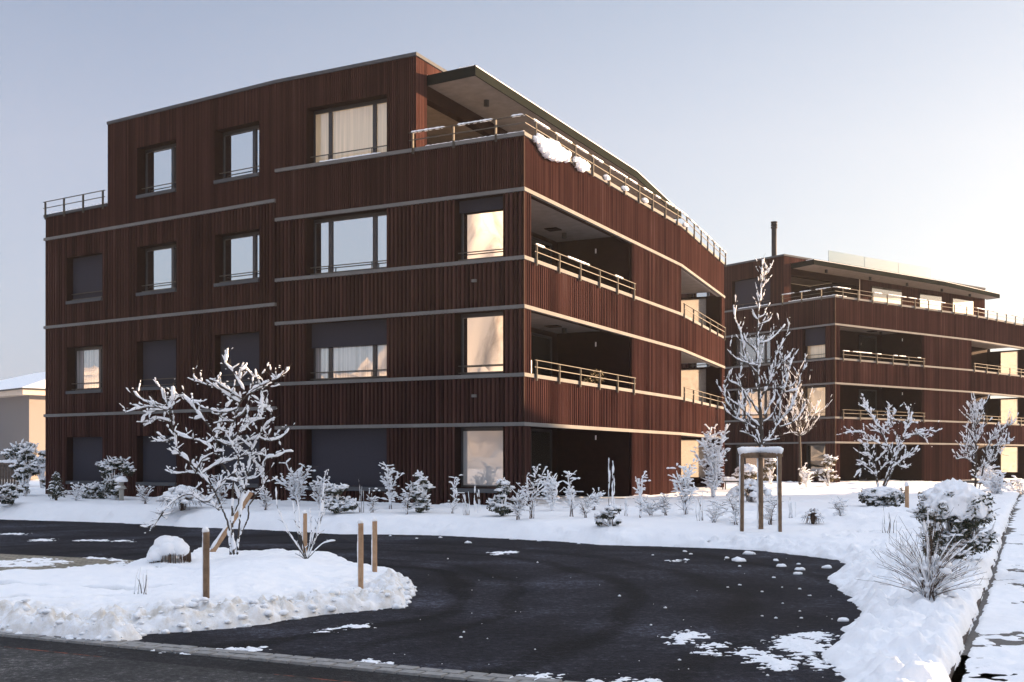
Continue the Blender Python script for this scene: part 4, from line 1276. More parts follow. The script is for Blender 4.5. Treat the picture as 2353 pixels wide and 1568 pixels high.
def shrub(label, px, py, top, wpx, kind, seed, hf=H_bank1, group=None, name='shrub', cat='shrub', snow=1.0, leaf='leaf', n=None, depth=None, size=1.0, cap=0):
    rng = random.Random(seed)
    if depth is None: X, Y, z = base_on(px, py, hf)
    else: X, Y, z = at(px, py, depth)
    s = Y / F
    h, wd = (py - top) * s, wpx * s
    root = thing(name, label, cat, (X, Y, z - 0.02), 0, group)
    wood, sn, lf = MB(), MB(), MB()
    k = size * max(0.7, min(1.6, Y / 26.0)) ** 0.5
    if kind == 'twiggy':
        wd *= 1.2
        for i in range(n or 8):
            a = rng.random() * 6.28; q = rng.random() ** 0.6
            top_ = np.array((math.cos(a) * wd * 0.46 * q, math.sin(a) * wd * 0.40 * q, h * (1.0 if i == 0 else 0.55 + 0.42 * rng.random())))
            mid = top_ * np.array((0.35, 0.35, 0.55)) + np.array((rng.uniform(-1, 1), rng.uniform(-1, 1), 0)) * wd * 0.05
            st = np.array((rng.uniform(-1, 1), rng.uniform(-1, 1), 0)) * 0.04
            pts, rad = branch(wood, sn, [st, mid, top_], 0.010, 0.003, rng, 0.017 * k * snow, 0.6, 0.035, 5)
            for _ in range(int(7 + h * 9)):
                j = rng.randint(len(pts) // 4, len(pts) - 1)
                v = np.array((rng.uniform(-1, 1), rng.uniform(-1, 1), rng.uniform(-0.1, 0.9))); v /= np.linalg.norm(v)
                L = (0.07 + 0.16 * rng.random()) * min(1.3, 0.5 + wd)
                e = pts[j] + v * L
                branch(wood, sn, [pts[j], e], 0.004, 0.002, rng, 0.015 * k * snow, 0.62, 0.03, 4)
                if rng.random() < 0.45 * snow:
                    r = (0.012 + 0.026 * rng.random()) * k
                    sn.blob(e + (0, 0, r * 0.2), (r * 1.25, r * 1.25, r * 0.8), 1, 0.15, rng, 0.6)
    elif kind == 'bush':
        cl = []
        m_ = (n or 9) * 2
        for i in range(m_):
            a = i * 2.4 + rng.uniform(-0.5, 0.5); q = rng.random() ** 0.5
            zz = rng.uniform(0.10, 0.70 if cap else 1.0)
            env = math.sqrt(max(0.05, 1 - (2 * zz - 0.85) ** 2 / 1.5))
            rr_ = rng.uniform(0.65, 1.2)
            cl.append((np.array((math.cos(a) * wd * 0.42 * q * env * rr_ + (wd * 0.12 * (0.4 - zz) if cap else 0), math.sin(a) * wd * 0.38 * q * env * rr_, h * zz * 0.92)), wd * rng.uniform(0.08, 0.17)))
        for c, r in cl:
            r = min(r, h * 0.2); c = np.array((c[0], c[1], max(c[2], r * 0.6)))
            st = np.array((rng.uniform(-1, 1) * 0.06, rng.uniform(-1, 1) * 0.06, 0))
            out = c * np.array((1, 1, 0)); out = out / (np.linalg.norm(out) + 1e-6)
            tip = c + out * r * rng.uniform(0.6, 1.7) + np.array((0, 0, r * rng.uniform(0.2, 1.3)))
            pts, rad = branch(wood, sn, [st, c * np.array((0.45, 0.45, 0.55)), c, tip], 0.008, 0.002, rng, 0.016 * k * snow, 0.55, 0.04, 4)
            leaf_quads(lf, c, (r, r, r * 0.8), int(110 * min(1.8, r / 0.12)), 0.034 * k, rng)
            for _ in range(4):
                v = np.array((rng.gauss(0, 1), rng.gauss(0, 1), abs(rng.gauss(0, 0.8)))); v /= np.linalg.norm(v)
                branch(wood, sn, [c, c + v * r * rng.uniform(1.0, 1.9)], 0.004, 0.002, rng, 0.017 * k * snow, 0.85, 0.03, 4)
            for _ in range(int(9 * snow)):
                a = rng.random() * 6.28; e = math.acos(rng.uniform(0.0, 1))
                p = c + r * np.array((math.sin(e) * math.cos(a), math.sin(e) * math.sin(a), math.cos(e) * 0.85)) * rng.uniform(0.7, 1.1)
                b = (0.018 + 0.045 * rng.random() ** 1.5) * k
                b1_ = b * rng.uniform(0.8, 1.9)
                sn.blob(p, (b1_, b * 1.1, b * 0.62), 1, 0.26, rng, 0.5)
        if cap:                                 # one thick sagging quilt of snow over the top
            V, Fc = ico(5)
            th = np.arctan2(V[:, 1], V[:, 0]) * 1.6
            lm = 0.34 * np.abs(fbm(th * 2.0 + seed, V[:, 2] * 4.0, seed, 4)) + 0.12 * fbm(V[:, 0] * 7 + 3, V[:, 1] * 7 + V[:, 2] * 5, seed + 3, 3)
            low = 0.10 + 0.55 * np.abs(fbm(th * 2.6, th * 0 + 1.7, seed + 9, 3))
            Vz = np.where(V[:, 2] < -0.15, V[:, 2] * 0.15, V[:, 2])
            Pc = np.stack([V[:, 0] * wd * 0.44 * (0.86 + lm), V[:, 1] * wd * 0.38 * (0.86 + lm), h * (0.60 - low * 0.20 * (V[:, 2] < 0.25)) + Vz * h * 0.34 * (0.85 + lm)], 1)
            sn.add(Pc, Fc)
            for _ in range(cap):
                a = rng.random() * 6.28; q = 0.75 + 0.35 * rng.random()
                c = np.array((math.cos(a) * wd * 0.44 * q, math.sin(a) * wd * 0.38 * q, h * rng.uniform(0.42, 0.78)))
                leaf_quads(lf, c, (0.07, 0.07, 0.06), 16, 0.034 * k, rng)
                b = rng.uniform(0.02, 0.05)
                sn.blob(c + (0, 0, 0.04), (b * 1.5, b, b * 0.7), 1, 0.25, rng, 0.5)
    elif kind == 'tussock':
        for i in range(n or 90):
            a = rng.random() * 6.28; q = 0.3 + 0.7 * rng.random()
            hh = h * (0.75 + 0.3 * rng.random())
            e = np.array((math.cos(a) * wd * 0.5 * q, math.sin(a) * wd * 0.5 * q, hh * rng.uniform(0.05, 0.5)))
            pk = np.array((e[0] * 0.45, e[1] * 0.45, hh))
            wood.tube(resample([(e[0] * 0.12, e[1] * 0.12, 0), pk * np.array((0.7, 0.7, 0.8)), pk, e], 0.06), 0.0028, 3)
        for i in range(int(60 * snow)):
            a = rng.random() * 6.28; q = rng.random() ** 0.5
            zt = h * (0.95 - 0.55 * q * q)
            b = (0.04 + 0.05 * rng.random()) * min(1.3, wd)
            sn.blob((math.cos(a) * wd * 0.46 * q, math.sin(a) * wd * 0.46 * q, zt), (b * 1.4, b * 1.4, b * 0.8), 1, 0.18, rng, 0.7)
    elif kind == 'stems':
        for i in range(n or 5):
            a = rng.random() * 6.28
            e = np.array((math.cos(a) * wd * 0.45 * rng.random(), math.sin(a) * wd * 0.4 * rng.random(), h * (1 if i == 0 else rng.uniform(0.5, 0.95))))
            st = np.array((e[0] * 0.5 + rng.uniform(-1, 1) * 0.05, e[1] * 0.5, 0))
            pts, rad = branch(wood, sn, [st, (st + e) / 2 + (rng.uniform(-1, 1) * 0.03, 0, 0), e], 0.006, 0.0025, rng, 0.014 * k * snow, 0.7, 0.04, 4, (0.3, -0.2, 0.6))
    elif kind == 'spray':                       # fine arching switches, hardly any snow
        for i in range(n or 60):
            a = rng.random() * 6.28; q = rng.random() ** 0.5
            hh = h * (0.35 + 0.65 * rng.random()) * (1.05 - 0.5 * q)
            e = np.array((math.cos(a) * wd * 0.5 * q, math.sin(a) * wd * 0.4 * q, hh))
            st = np.array((rng.uniform(-1, 1), rng.uniform(-1, 1), 0)) * wd * 0.06
            pts, rad = branch(wood, sn, [st, e * np.array((0.35, 0.35, 0.6)), e], 0.0045, 0.0014, rng, 0.008 * snow, 0.35, 0.04, 4)
            for _ in range(3):
                j = rng.randint(len(pts) // 2, len(pts) - 1)
                v = (pts[-1] - pts[0]); v = v / np.linalg.norm(v) + np.array([rng.uniform(-0.6, 0.6) for _ in range(3)])
                wood.tube([pts[j], pts[j] + v * 0.06, pts[j] + v * 0.13 + (0, 0, 0.01)], 0.0014, 3)
        for i in range(int(36 * snow)):
            a = rng.random() * 6.28; q = rng.random() ** 0.6
            b = 0.022 + 0.04 * rng.random()
            sn.blob((math.cos(a) * wd * 0.22 * q, math.sin(a) * wd * 0.22 * q, h * rng.uniform(0.06, 0.42)), (b * 1.2, b * 1.2, b * 0.8), 1, 0.2, rng, 0.6)
    elif kind == 'conifer':
        wood.tube([(0, 0, 0), (0, 0, h)], [0.04, 0.008], 6)
        for i in range(n or 70):
            f = (i + 0.5) / (n or 70); zz = h * (0.06 + 0.92 * f)
            L = wd * 0.5 * (1 - f) ** 0.8 * rng.uniform(0.6, 1.1) + 0.05
            a = i * 2.4 + rng.uniform(-0.4, 0.4)
            v = np.array((math.cos(a), math.sin(a), rng.uniform(0.15, 0.7)))
            b = np.array((0, 0, zz))
            e = b + v * L
            pts, rad = branch(wood, sn, [b, b + v * L * 0.5 + (0, 0, 0.03), e], 0.008, 0.003, rng, 0.020 * k * snow, 0.8, 0.05, 4)
            leaf_quads(lf, (b + e) / 2, (L * 0.5, L * 0.5, 0.06), int(14 + 40 * L), 0.035, rng)
    if wood.n: wood.build('branchwork', M['twig'], root, True)
    if lf.n: lf.build('foliage', M[leaf], root)
    if sn.n: sn.build('snow', M['snow_soft'], root, True)
    return root

GB = 'snowy shrubs along the bank in front of the buildings'
# ---- along the left front
shrub('large dark evergreen bush with red stems at the far left, beside the board fence', 56, 1141, 1027, 66, 'bush', 31, group=GB, n=13, snow=1.2)
shrub('low rounded snowy bush at the left picture edge, in front of the red-stemmed evergreen', 24, 1157, 1104, 62, 'bush', 32, group=GB, snow=1.3)
shrub('small spiky conifer seedling against the left corner of the brown block', 129, 1150, 1084, 46, 'conifer', 33, group=GB, n=46)
shrub('tall evergreen bush with round snow pads behind the bollard lamp', 262, 1149, 1055, 92, 'bush', 34, group=GB, n=13, snow=1.25)
shrub('low snow-padded bush just left of the bollard lamp bush', 212, 1146, 1109, 60, 'bush', 35, group=GB, n=7, snow=1.2)
shrub('low dome of dry grass under snow behind the multi-stemmed tree', 420, 1172, 1117, 110, 'tussock', 36, group=GB, snow=1.2)
shrub('dark twiggy bush behind the stems of the multi-stemmed tree', 505, 1168, 1090, 50, 'twiggy', 37, group=GB)
shrub('tall loose twiggy shrub with snow pads by the big ground-floor shutter', 685, 1163, 1064, 108, 'twiggy', 38, group=GB, n=13, snow=1.25)
shrub('low rounded evergreen below the big ground-floor shutter, snow heaped in front', 775, 1180, 1106, 88, 'bush', 39, group=GB, n=10, snow=1.4)
shrub('few thin bare stalks below the right end of the ground-floor shutter', 833, 1178, 1100, 24, 'stems', 40, group=GB, snow=0.3, n=6)
shrub('slender two-stemmed shrub with snow pads right of the ground-floor shutter', 897, 1170, 1070, 58, 'twiggy', 41, group=GB, n=5, snow=1.15)
shrub('bushy snow-clumped shrub with dark base between shutter and corner pane', 968, 1178, 1076, 88, 'bush', 42, group=GB, n=10, snow=1.35)
shrub('short snow-feathered twigs below the ground-floor corner pane', 1040, 1180, 1092, 34, 'twiggy', 43, group=GB, n=3)
shrub('pair of leaning snowy twigs right under the ground-floor corner pane', 1098, 1178, 1115, 34, 'stems', 44, group=GB, n=4)
shrub('drooping bush with dark base at the foot of the building corner', 1155, 1186, 1091, 84, 'bush', 45, group=GB, n=10, snow=1.3)
shrub('forked shrub with long bare shoots at the corner of the first loggia', 1222, 1192, 1066, 58, 'twiggy', 46, group=GB, n=5)
shrub('umbrella-shaped shrub with sunlit drooping snow in front of the ground-floor loggia', 1268, 1174, 1094, 58, 'twiggy', 47, group=GB, n=9, snow=1.3)
shrub('upright shrub with snow stars in front of the dark ground-floor loggia', 1313, 1187, 1084, 38, 'twiggy', 48, group=GB, n=5, snow=1.2)
shrub('small pale shrub at the middle of the ground-floor loggia', 1365, 1172, 1127, 38, 'twiggy', 49, group=GB, n=7)
shrub('tall beaded stems standing before the right end of the ground-floor loggia', 1403, 1170, 1050, 36, 'stems', 50, group=GB, n=5)
shrub('low dark ball of a bush with a snow cap at the edge of the bank', 1401, 1210, 1156, 66, 'bush', 51, group=GB, n=8, snow=1.25)
shrub('little feathered seedling in front of the sunlit slat panel', 1472, 1190, 1097, 36, 'twiggy', 52, group=GB, n=3, snow=1.1)
shrub('low tuft of snowy twigs at the foot of the sunlit slat panel', 1495, 1182, 1150, 40, 'twiggy', 53, group=GB, n=8)
shrub('shaded snow-clumped shrub left of the last ground-floor loggia', 1576, 1187, 1066, 62, 'twiggy', 54, group=GB, n=9, snow=1.35)
shrub('tall sunlit shrub with upright tips before the far end of the nearest block', 1640, 1155, 974, 80, 'twiggy', 55, group=GB, n=15, depth=33, snow=1.5)
shrub('low snowy twigs in front of the tall sunlit shrub', 1640, 1200, 1150, 60, 'twiggy', 56, group=GB, n=6)
rng = random.Random(404)
for px, py, tp, wp, lb in ((175, 1150, 1112, 26, 'thin frosted twigs between the spiky seedling and the low snow-padded bush'), (335, 1158, 1118, 30, 'low frosted twigs under the second ground-floor shutter'), (560, 1168, 1098, 40, 'loose frosted twigs right of the multi-stemmed tree'),
                           (610, 1172, 1120, 34, 'small open shrub under the third ground-floor shutter'), (735, 1172, 1092, 44, 'arching frosted twigs beside the tall loose shrub'), (855, 1178, 1132, 22, 'short frosted tuft beside the bare stalks'), (935, 1182, 1118, 30, 'small frosted twigs left of the dark-based bush'),
                           (1070, 1184, 1128, 26, 'short frosted sprigs left of the pair of leaning twigs'), (1190, 1194, 1120, 46, 'leaning snowy twigs at the foot of the corner pilaster'), (1345, 1190, 1140, 26, 'small frosted tuft right of the snow-star shrub'), (1440, 1186, 1140, 26, 'short frosted sprigs right of the beaded stems'), (1530, 1184, 1138, 34, 'low frosted twigs before the end of the slat panel'),
                           (1610, 1196, 1128, 30, 'thin frosted twigs left of the tall sunlit shrub'), (1690, 1206, 1140, 36, 'bare frosted twigs left of the tree frame'), (1770, 1206, 1140, 40, 'bare frosted twigs between tree frame posts'), (1820, 1190, 1140, 30, 'bare forked twigs right of the tree frame')):
    shrub(lb, px, py, tp, wp, 'twiggy' if rng.random() < 0.7 else 'stems', 500 + px, group=GB, n=rng.randint(5, 9), snow=rng.uniform(0.6, 1.0))
# ---- between the two blocks
shrub('wide golden-lit bush seen through the left half of the tree frame', 1716, 1122, 1060, 62, 'bush', 57, cap=10, group=GB, depth=40, n=11, snow=1.2, leaf='leafbrown')
shrub('golden-lit bush seen through the right half of the tree frame', 1770, 1112, 1047, 46, 'bush', 58, group=GB, depth=43, n=9, leaf='leafbrown')
shrub('drooping grasses heaped with snow at the foot of the tree frame', 1724, 1162, 1102, 100, 'tussock', 59, group=GB, depth=30, snow=1.3)
shrub('small sunlit shrub at the foot of the slim tree by the far block', 1853, 1122, 1074, 34, 'twiggy', 60, group=GB, depth=43, n=9)
shrub('bush with olive leaves by the corner of the far block', 1903, 1116, 1043, 58, 'bush', 61, group=GB, depth=46, leaf='leafbrown', n=9)
shrub('clump of dry grass poking out of the snow right of the tree frame', 1868, 1204, 1168, 54, 'tussock', 62, group=GB, snow=0.7)
shrub('small white-frosted twig clump on the snow below the spreading tree', 1933, 1187, 1150, 40, 'twiggy', 63, group=GB, n=7)
shrub('long low mound of dark evergreen under snow before the far block', 2028, 1166, 1112, 108, 'bush', 64, group=GB, n=13, snow=1.2, cap=20)
shrub('thin brown seed-head stalks in the snow left of the big evergreen', 2040, 1222, 1160, 60, 'stems', 65, group=GB, n=7, snow=0.5)
shrub('big domed evergreen with a thick cap of snow near the right edge', 2192, 1288, 1086, 176, 'bush', 66, group=GB, n=26, snow=1.1, cap=46)
shrub('spray of fine bare switches with a snowy heart on the verge at lower right', 2135, 1382, 1165, 265, 'spray', 67, group=GB, n=95)
shrub('sunlit snow-covered bush below the last loggia of the far block', 2290, 1160, 1088, 92, 'twiggy', 68, group=GB, depth=36, n=16, snow=1.5)
shrub('sunlit snowy bush at the right picture edge by the path', 2340, 1165, 1100, 60, 'twiggy', 69, group=GB, depth=40, n=12, snow=1.5)
shrub('sunlit tuft of frosted twigs at the foot of the narrow conifer', 2262, 1116, 1072, 62, 'twiggy', 70, group=GB, depth=39, n=12, snow=1.2)
# ---- trees before the far block
tf3 = lambda c: (1911.7 + c[0] * 0.19927, 882.3 + c[1] * 0.19927)
trace_tree('ornamental_tree', 'spreading snow-laden tree in front of the far block, right of the slim one', 'tree', tf3, 34.0,
    [([(540, 1260), (500, 1000), (430, 780), (400, 620)], 0.04, 0.012), ([(560, 1260), (660, 1000), (700, 860), (640, 720), (590, 600), (520, 480), (430, 330), (370, 270)], 0.04, 0.01),
     ([(570, 1260), (700, 1000), (760, 800), (820, 620), (860, 500), (800, 430)], 0.035, 0.01)],
    [[(400, 620), (370, 570), (250, 560), (120, 575)], [(430, 780), (340, 680), (300, 660)], [(500, 1000), (400, 930), (290, 920)], [(520, 1080), (380, 960), (280, 1050)], [(660, 1000), (780, 900), (860, 850), (950, 790), (990, 750)],
     [(820, 620), (960, 590), (1100, 590), (1150, 610)], [(960, 590), (1100, 540), (1200, 560)], [(1000, 590), (1080, 640), (1100, 680)], [(860, 500), (920, 450), (990, 460)], [(590, 600), (520, 550), (440, 540)], [(640, 720), (560, 700), (450, 640)],
     [(520, 480), (600, 540), (660, 580)], [(430, 330), (380, 350)], [(800, 430), (700, 480), (670, 490)], [(640, 560), (650, 440), (650, 290)], [(700, 860), (760, 780), (740, 640)], [(370, 270), (380, 220), (360, 165)], [(860, 480), (885, 380), (890, 290)], [(900, 450), (925, 330), (920, 265)], [(700, 480), (690, 380), (740, 330), (700, 290)],
     [(500, 900), (600, 800), (640, 720)], [(480, 860), (400, 820), (350, 800)], [(700, 900), (800, 960), (880, 970)], [(560, 1000), (640, 900), (600, 850)]],
    23, 0.032, 0.90, 230, 0.32, r_limb=(0.018, 0.006), spread=0.5, upward=0.3)
trace_tree('slender_tree', 'narrow frosted tree with one long limb reaching right, before the far block', 'tree', tf3, 37.0,
    [([(1650, 1290), (1660, 1000), (1665, 800), (1650, 500), (1672, 230)], 0.045, 0.008), ([(1680, 1290), (1740, 1000), (1780, 780), (1850, 640), (1920, 560), (2110, 440)], 0.03, 0.007)],
    [[(1760, 850), (1850, 730), (2050, 690)], [(1850, 640), (1930, 600), (2005, 580)], [(1860, 740), (1910, 770), (1950, 820)], [(1655, 930), (1540, 860), (1430, 870)], [(1655, 900), (1560, 800), (1500, 800)], [(1660, 860), (1590, 760), (1515, 710)],
     [(1660, 780), (1580, 660), (1540, 615)], [(1655, 640), (1600, 560), (1550, 500)], [(1652, 560), (1620, 440), (1560, 420)], [(1652, 500), (1700, 400), (1745, 250)], [(1655, 420), (1640, 330), (1640, 250)], [(1660, 700), (1720, 560), (1740, 480)], [(1700, 1100), (1780, 960), (1860, 880)], [(1665, 1000), (1800, 900), (1840, 800)], [(1655, 450), (1600, 400), (1590, 330)]],
    26, 0.022, 0.75, 330, 0.38, r_limb=(0.016, 0.005), spread=0.6, upward=0.9, twig_snow=0.8, trunk_snow=0.3)
tf4 = tf2
trace_tree('young_tree', 'slim sunlit tree with a dense brush of upright twigs before the far block', 'tree', tf4, 46.0,
    [([(458, 1245), (458, 1100), (455, 985), (450, 880), (445, 780), (440, 640)], 0.07, 0.012)],
    [[(455, 975), (430, 900), (425, 800), (415, 710)], [(455, 975), (490, 890), (485, 780)], [(455, 980), (520, 930), (540, 860), (555, 790)], [(455, 980), (420, 950), (385, 890), (372, 860)], [(455, 970), (400, 965), (320, 988)],
     [(455, 960), (480, 920), (510, 850), (520, 800)], [(455, 970), (440, 900), (400, 830), (395, 780)], [(450, 900), (470, 820), (468, 740)], [(452, 920), (430, 850), (440, 740)], [(455, 985), (500, 960), (545, 900), (556, 870)], [(455, 985), (410, 960), (372, 910)]],
    24, 0.022, 0.55, 150, 0.75, r_limb=(0.022, 0.008), spread=0.6, upward=1.0, twig_snow=0.7, trunk_snow=0.3)

# ---- island plants
ib = lambda px, py: base_on(px, py, H_isl1, 0.15)
trace_tree('shrub', 'leafless fan of thin stems on the island between the tree and the two posts', 'shrub', lambda c: c, ib(702, 1287)[1],
    [([(705, 1290), (700, 1262), (690, 1225)], 0.012, 0.006)],
    [[(703, 1285), (672, 1240), (640, 1175), (634, 1120)], [(703, 1285), (685, 1230), (672, 1150)], [(705, 1285), (690, 1220), (684, 1140)], [(706, 1285), (722, 1225), (738, 1170), (745, 1110)], [(706, 1285), (730, 1220), (745, 1150), (752, 1100)],
     [(706, 1285), (715, 1225), (712, 1170)], [(704, 1285), (680, 1250), (655, 1215)], [(708, 1283), (740, 1252), (770, 1243)], [(702, 1286), (690, 1278), (678, 1272)], [(706, 1285), (725, 1240), (742, 1180)]],
    25, 0.013, 0.62, 16, 0.12, r_limb=(0.007, 0.0025), spread=0.5, upward=0.5)
X, Y, z = ib(392, 1288)
t = thing('shrub', 'mound of grass buried under a thick dome of snow, left of the multi-stemmed tree', 'shrub', (X, Y, z - 0.05))
rng = random.Random(9)
wd_, hh = 100 * Y / F, 58 * Y / F
sn, wo = MB(), MB()
for i in range(46):
    a = rng.random() * 6.28; q = rng.random() ** 0.5
    b = 0.07 + 0.06 * rng.random()
    sn.blob((math.cos(a) * wd_ * 0.36 * q - 0.03, math.sin(a) * wd_ * 0.36 * q, hh * (0.84 - (0.34 if math.cos(a) > 0 else 0.66) * q * q)), (b * 1.25, b * 1.25, b), 2, 0.10, rng, 0.9)
for i in range(130):
    a = rng.random() * 6.28; q = 0.75 + 0.3 * rng.random()
    e = np.array((math.cos(a) * wd_ * 0.43 * q, math.sin(a) * wd_ * 0.42 * q, 0))
    wo.tube([e * 0.7 + (0, 0, hh * 0.7), e * 1.0 + (0, 0, hh * rng.uniform(0.3, 0.5)), e * 1.04 + (0, 0, -0.02)], 0.005, 3)
wo.build('branchwork', M['twig'], t); sn.build('snow', M['snow_soft'], t, True)
for px, py, top, wp, sd_, lb in ((318, 1362, 1300, 16, 72, 'two frosted seedling twigs standing in the island snow left of the front post'), (336, 1366, 1306, 22, 73, 'small forked seedling with snow feathers beside the frosted twigs on the island')):
    shrub(lb, px, py, top, wp, 'stems', sd_, H_isl1, n=4, snow=0.6, name='seedling', cat='seedling')

# ---- stakes
def stake(label, px, py, top, wpx, group=None, hf=H_isl1, m='stake', lean=(0, 0), cap=1.0, strip_=True, seed=1, z0=0.12, name='wooden_post'):
    rng = random.Random(seed)
    X, Y, z = base_on(px, py, hf, z0)
    s = Y / F; h = (py - top) * s; r = wpx * s / 2
    root = thing(name, label, 'post', (X, Y, z - 0.06), 0, group)
    mb = MB(); tp = np.array((lean[0], lean[1], h + 0.06))
    mb.tube(resample([(0, 0, 0), tp * 0.5, tp], 0.05), [r * rng.uniform(0.97, 1.03) for _ in range(99)][:len(resample([(0, 0, 0), tp * 0.5, tp], 0.05))], 14)
    mb.build('post_shaft', M[m], root, True)
    sn = MB()
    if cap:
        sn.blob(tp + (-r * 0.25, 0, r * 0.25), (r * 1.15, r * 1.1, r * 1.5 * cap), 2, 0.06, rng, 0.35)
    if strip_:
        q = resample([tp * 0.04 + (-r * 0.95, -r * 0.1, 0), tp * 0.5 + (-r * 0.95, -r * 0.1, 0), tp + (-r * 0.8, -r * 0.1, 0.0)], 0.03)
        sn.tube(q, [r * rng.uniform(0.26, 0.46) for _ in q], 8)
    if sn.n: sn.build('snow_cap', M['snow_soft'], root, True)
    return root
GP = 'wooden posts on the snow island'
stake('brown snow-capped post nearest the road, front left of the island', 474, 1374, 1223, 15, GP, m='stakebrown', seed=1)
stake('front one of the two pale posts near the tip of the island', 829, 1352, 1203, 12.5, GP, seed=2)
stake('rear one of the two pale posts near the tip of the island', 861, 1314, 1198, 11.5, GP, seed=3)
stake('pale post standing behind the leafless fan of stems', 701, 1287, 1180, 9.5, GP, seed=4)
stake('pale stake with a ball of snow on top before the far block', 2084, 1166, 1117, 9, None, H_bank1, seed=5, strip_=False, cap=1.5, z0=0.35)
# leaning support pole
X, Y, z = ib(484, 1268)
t = thing('support_pole', 'peeled log leaning against the multi-stemmed tree', 'pole', (X, Y, z - 0.05))
e = np.array(at(577, 1132, Y + 0.25)) - np.array((X, Y, z - 0.05))
mb = MB(); q = resample([(0, 0, 0), e * 0.5, e], 0.06); mb.tube(q, [0.044 * rng.uniform(0.97, 1.03) for _ in q], 14); mb.build('pole_shaft', M['stake'], t, True)
sn = MB(); q2 = [p + (-0.022, -0.01, 0.030) for p in q[2:]]; sn.tube(q2, [0.030 * rng.uniform(0.8, 1.3) for _ in q2], 8); sn.build('snow', M['snow_soft'], t, True)

# ---- frame of the young tree
def fz(px, py): return base_on(px, py, H_bank1, 0.2)
b0 = fz(1705, 1231); b1 = fz(1792, 1231)
t = thing('tree_support_frame', 'three round posts joined by a snow-topped crossbar around the slim young tree', 'tree stake frame', b0)
Yf = b0[1]
def loc_(px, py, Y): return np.array(at(px, py, Y)) - np.array(b0)
posts = [((1704.5, 1231), (1705, 1040), Yf, 5.0), ((1792, 1231), (1791, 1040), b1[1], 5.0), ((1748, 1222), (1747, 1043), Yf + 0.42, 6.4)]
tops = []
rng = random.Random(6)
for (p, q_, Yp, rp) in posts:
    a, b_ = loc_(*p, Yp), loc_(*q_, Yp); a[2] -= 0.12; r = rp * Yp / F
    mb = MB(); c = resample([a, (a + b_) / 2, b_], 0.06); mb.tube(c, [r * rng.uniform(0.97, 1.03) for _ in c], 14); po = mb.build('post', M['stakebrown'], t, True)
    sn = MB(); c2 = [k + (-r * 0.95, -r * 0.15, 0) for k in c[3:]]; sn.tube(c2, [r * rng.uniform(0.25, 0.5) for _ in c2], 8); sn.build('post_snow', M['snow_soft'], po, True)
    tops.append(b_)
tops[2] = tops[2].copy()
zt = tops[0][2] - 0.05
for k in (0, 1):
    a, b_ = tops[k].copy(), tops[2].copy(); a[2] = b_[2] = zt
    mb = MB(); mb.tube([a + (a - b_) * 0.04, b_], 0.055, 12); mb.build('crossbar', M['stakebrown'], t, True)
sn = MB()
A_, B_, C_ = (tops[0].copy(), tops[2].copy(), tops[1].copy())
for v in (A_, B_, C_): v[2] = zt + 0.085
q = resample([A_ + (-0.06, 0, -0.02), A_, B_, C_, C_ + (0.05, 0, -0.02)], 0.04)
sn.tube(q, [0.066 * rng.uniform(0.9, 1.15) for _ in q], 10); sn.build('crossbar_snow', M['snow_soft'], t, True)

# ---- bollard lamp
X, Y, z = base_on(279, 1151, H_bank1)
t = thing('bollard_lamp', 'grey garden bollard lamp wearing a tall cap of snow', 'lamp', (X, Y, z - 0.03))
k = Y / F
mb = MB(); mb.cyl(0, 0, 0, 46 * k, 5.4 * k); mb.build('lamp_post', M['lampgrey'], t, True)
mb = MB(); mb.cyl(0, 0, 30 * k, 36 * k, 12 * k, 8 * k); mb.build('lamp_shade', M['lampgrey'], t, True)
rng = random.Random(8)
mb = MB(); mb.blob((0, 0, 47 * k), (14.5 * k, 14.5 * k, 12 * k), 3, 0.02, rng, 0.15); mb.build('snow', M['snow_soft'], t, True)
mb = MB(); mb.blob((-4 * k, 0, 33 * k), (12 * k, 11 * k, 5 * k), 2, 0.05, rng, 0.4); mb.build('shade_snow', M['snow_soft'], t, True)

# ---- fence and hedge at the far left
t = thing('board_fence', 'old upright-board fence with snow on top at the left edge', 'fence', at(-60, 1104, 41))
o_ = np.array(at(-60, 1104, 41)); zf = o_[2]
mb = MB(); rng = random.Random(4)
for i in range(17):
    x0 = i * 0.105; hgt = 0.66 + 0.02 * rng.random()
    mb.box(x0, x0 + 0.085, -0.012, 0.012, -0.4, hgt)
mb.build('board_panel', M['fence'], t)
mb = MB(); mb.box(0, 1.78, 0.015, 0.06, 0.5, 0.57); mb.build('fence_rail', M['fence'], t)
mb = MB(); q = [np.array((0.05 * i, 0, 0.69 + 0.01 * rng.random())) for i in range(36)]; mb.tube(q, [0.05 * rng.uniform(0.8, 1.2) for _ in q], 8); mb.build('snow', M['snow_soft'], t, True)
shrub('snowy hedge bush behind the board fence, below the pale house', 60, 1092, 1018, 110, 'bush', 75, depth=47, n=16, snow=1.6, name='hedge_bush', cat='shrub')
shrub('tall snowy hedge bush touching the left corner of the brown block', 96, 1130, 1030, 40, 'bush', 76, depth=43, n=10, snow=1.5, name='hedge_bush', cat='shrub')

# ---- snow-covered garden bench between the blocks
t = thing('garden_table', 'low garden table buried under a slab of snow behind the corner of the nearest block', 'table', at(1682, 1128, 42))
k = 42 / F
mb = MB(); mb.box(-22 * k, 22 * k, -0.35, 0.35, 20 * k, 22.5 * k); mb.build('table_top', M['black'], t)
for sx in (-18, 18):
    for sy in (-0.28, 0.28):
        mb = MB(); mb.cyl(sx * k, sy, -0.1, 20 * k, 0.02); mb.build('leg', M['black'], t)
mb = MB(); q = [np.array((x * k, 0, 25 * k)) for x in range(-22, 23, 2)]
for yy in (-0.22, 0, 0.22): mb.tube([p + (0, yy, 0) for p in q], [0.11 * rng.uniform(0.9, 1.1) for _ in q], 8)
mb.build('snow', M['snow_soft'], t, True)

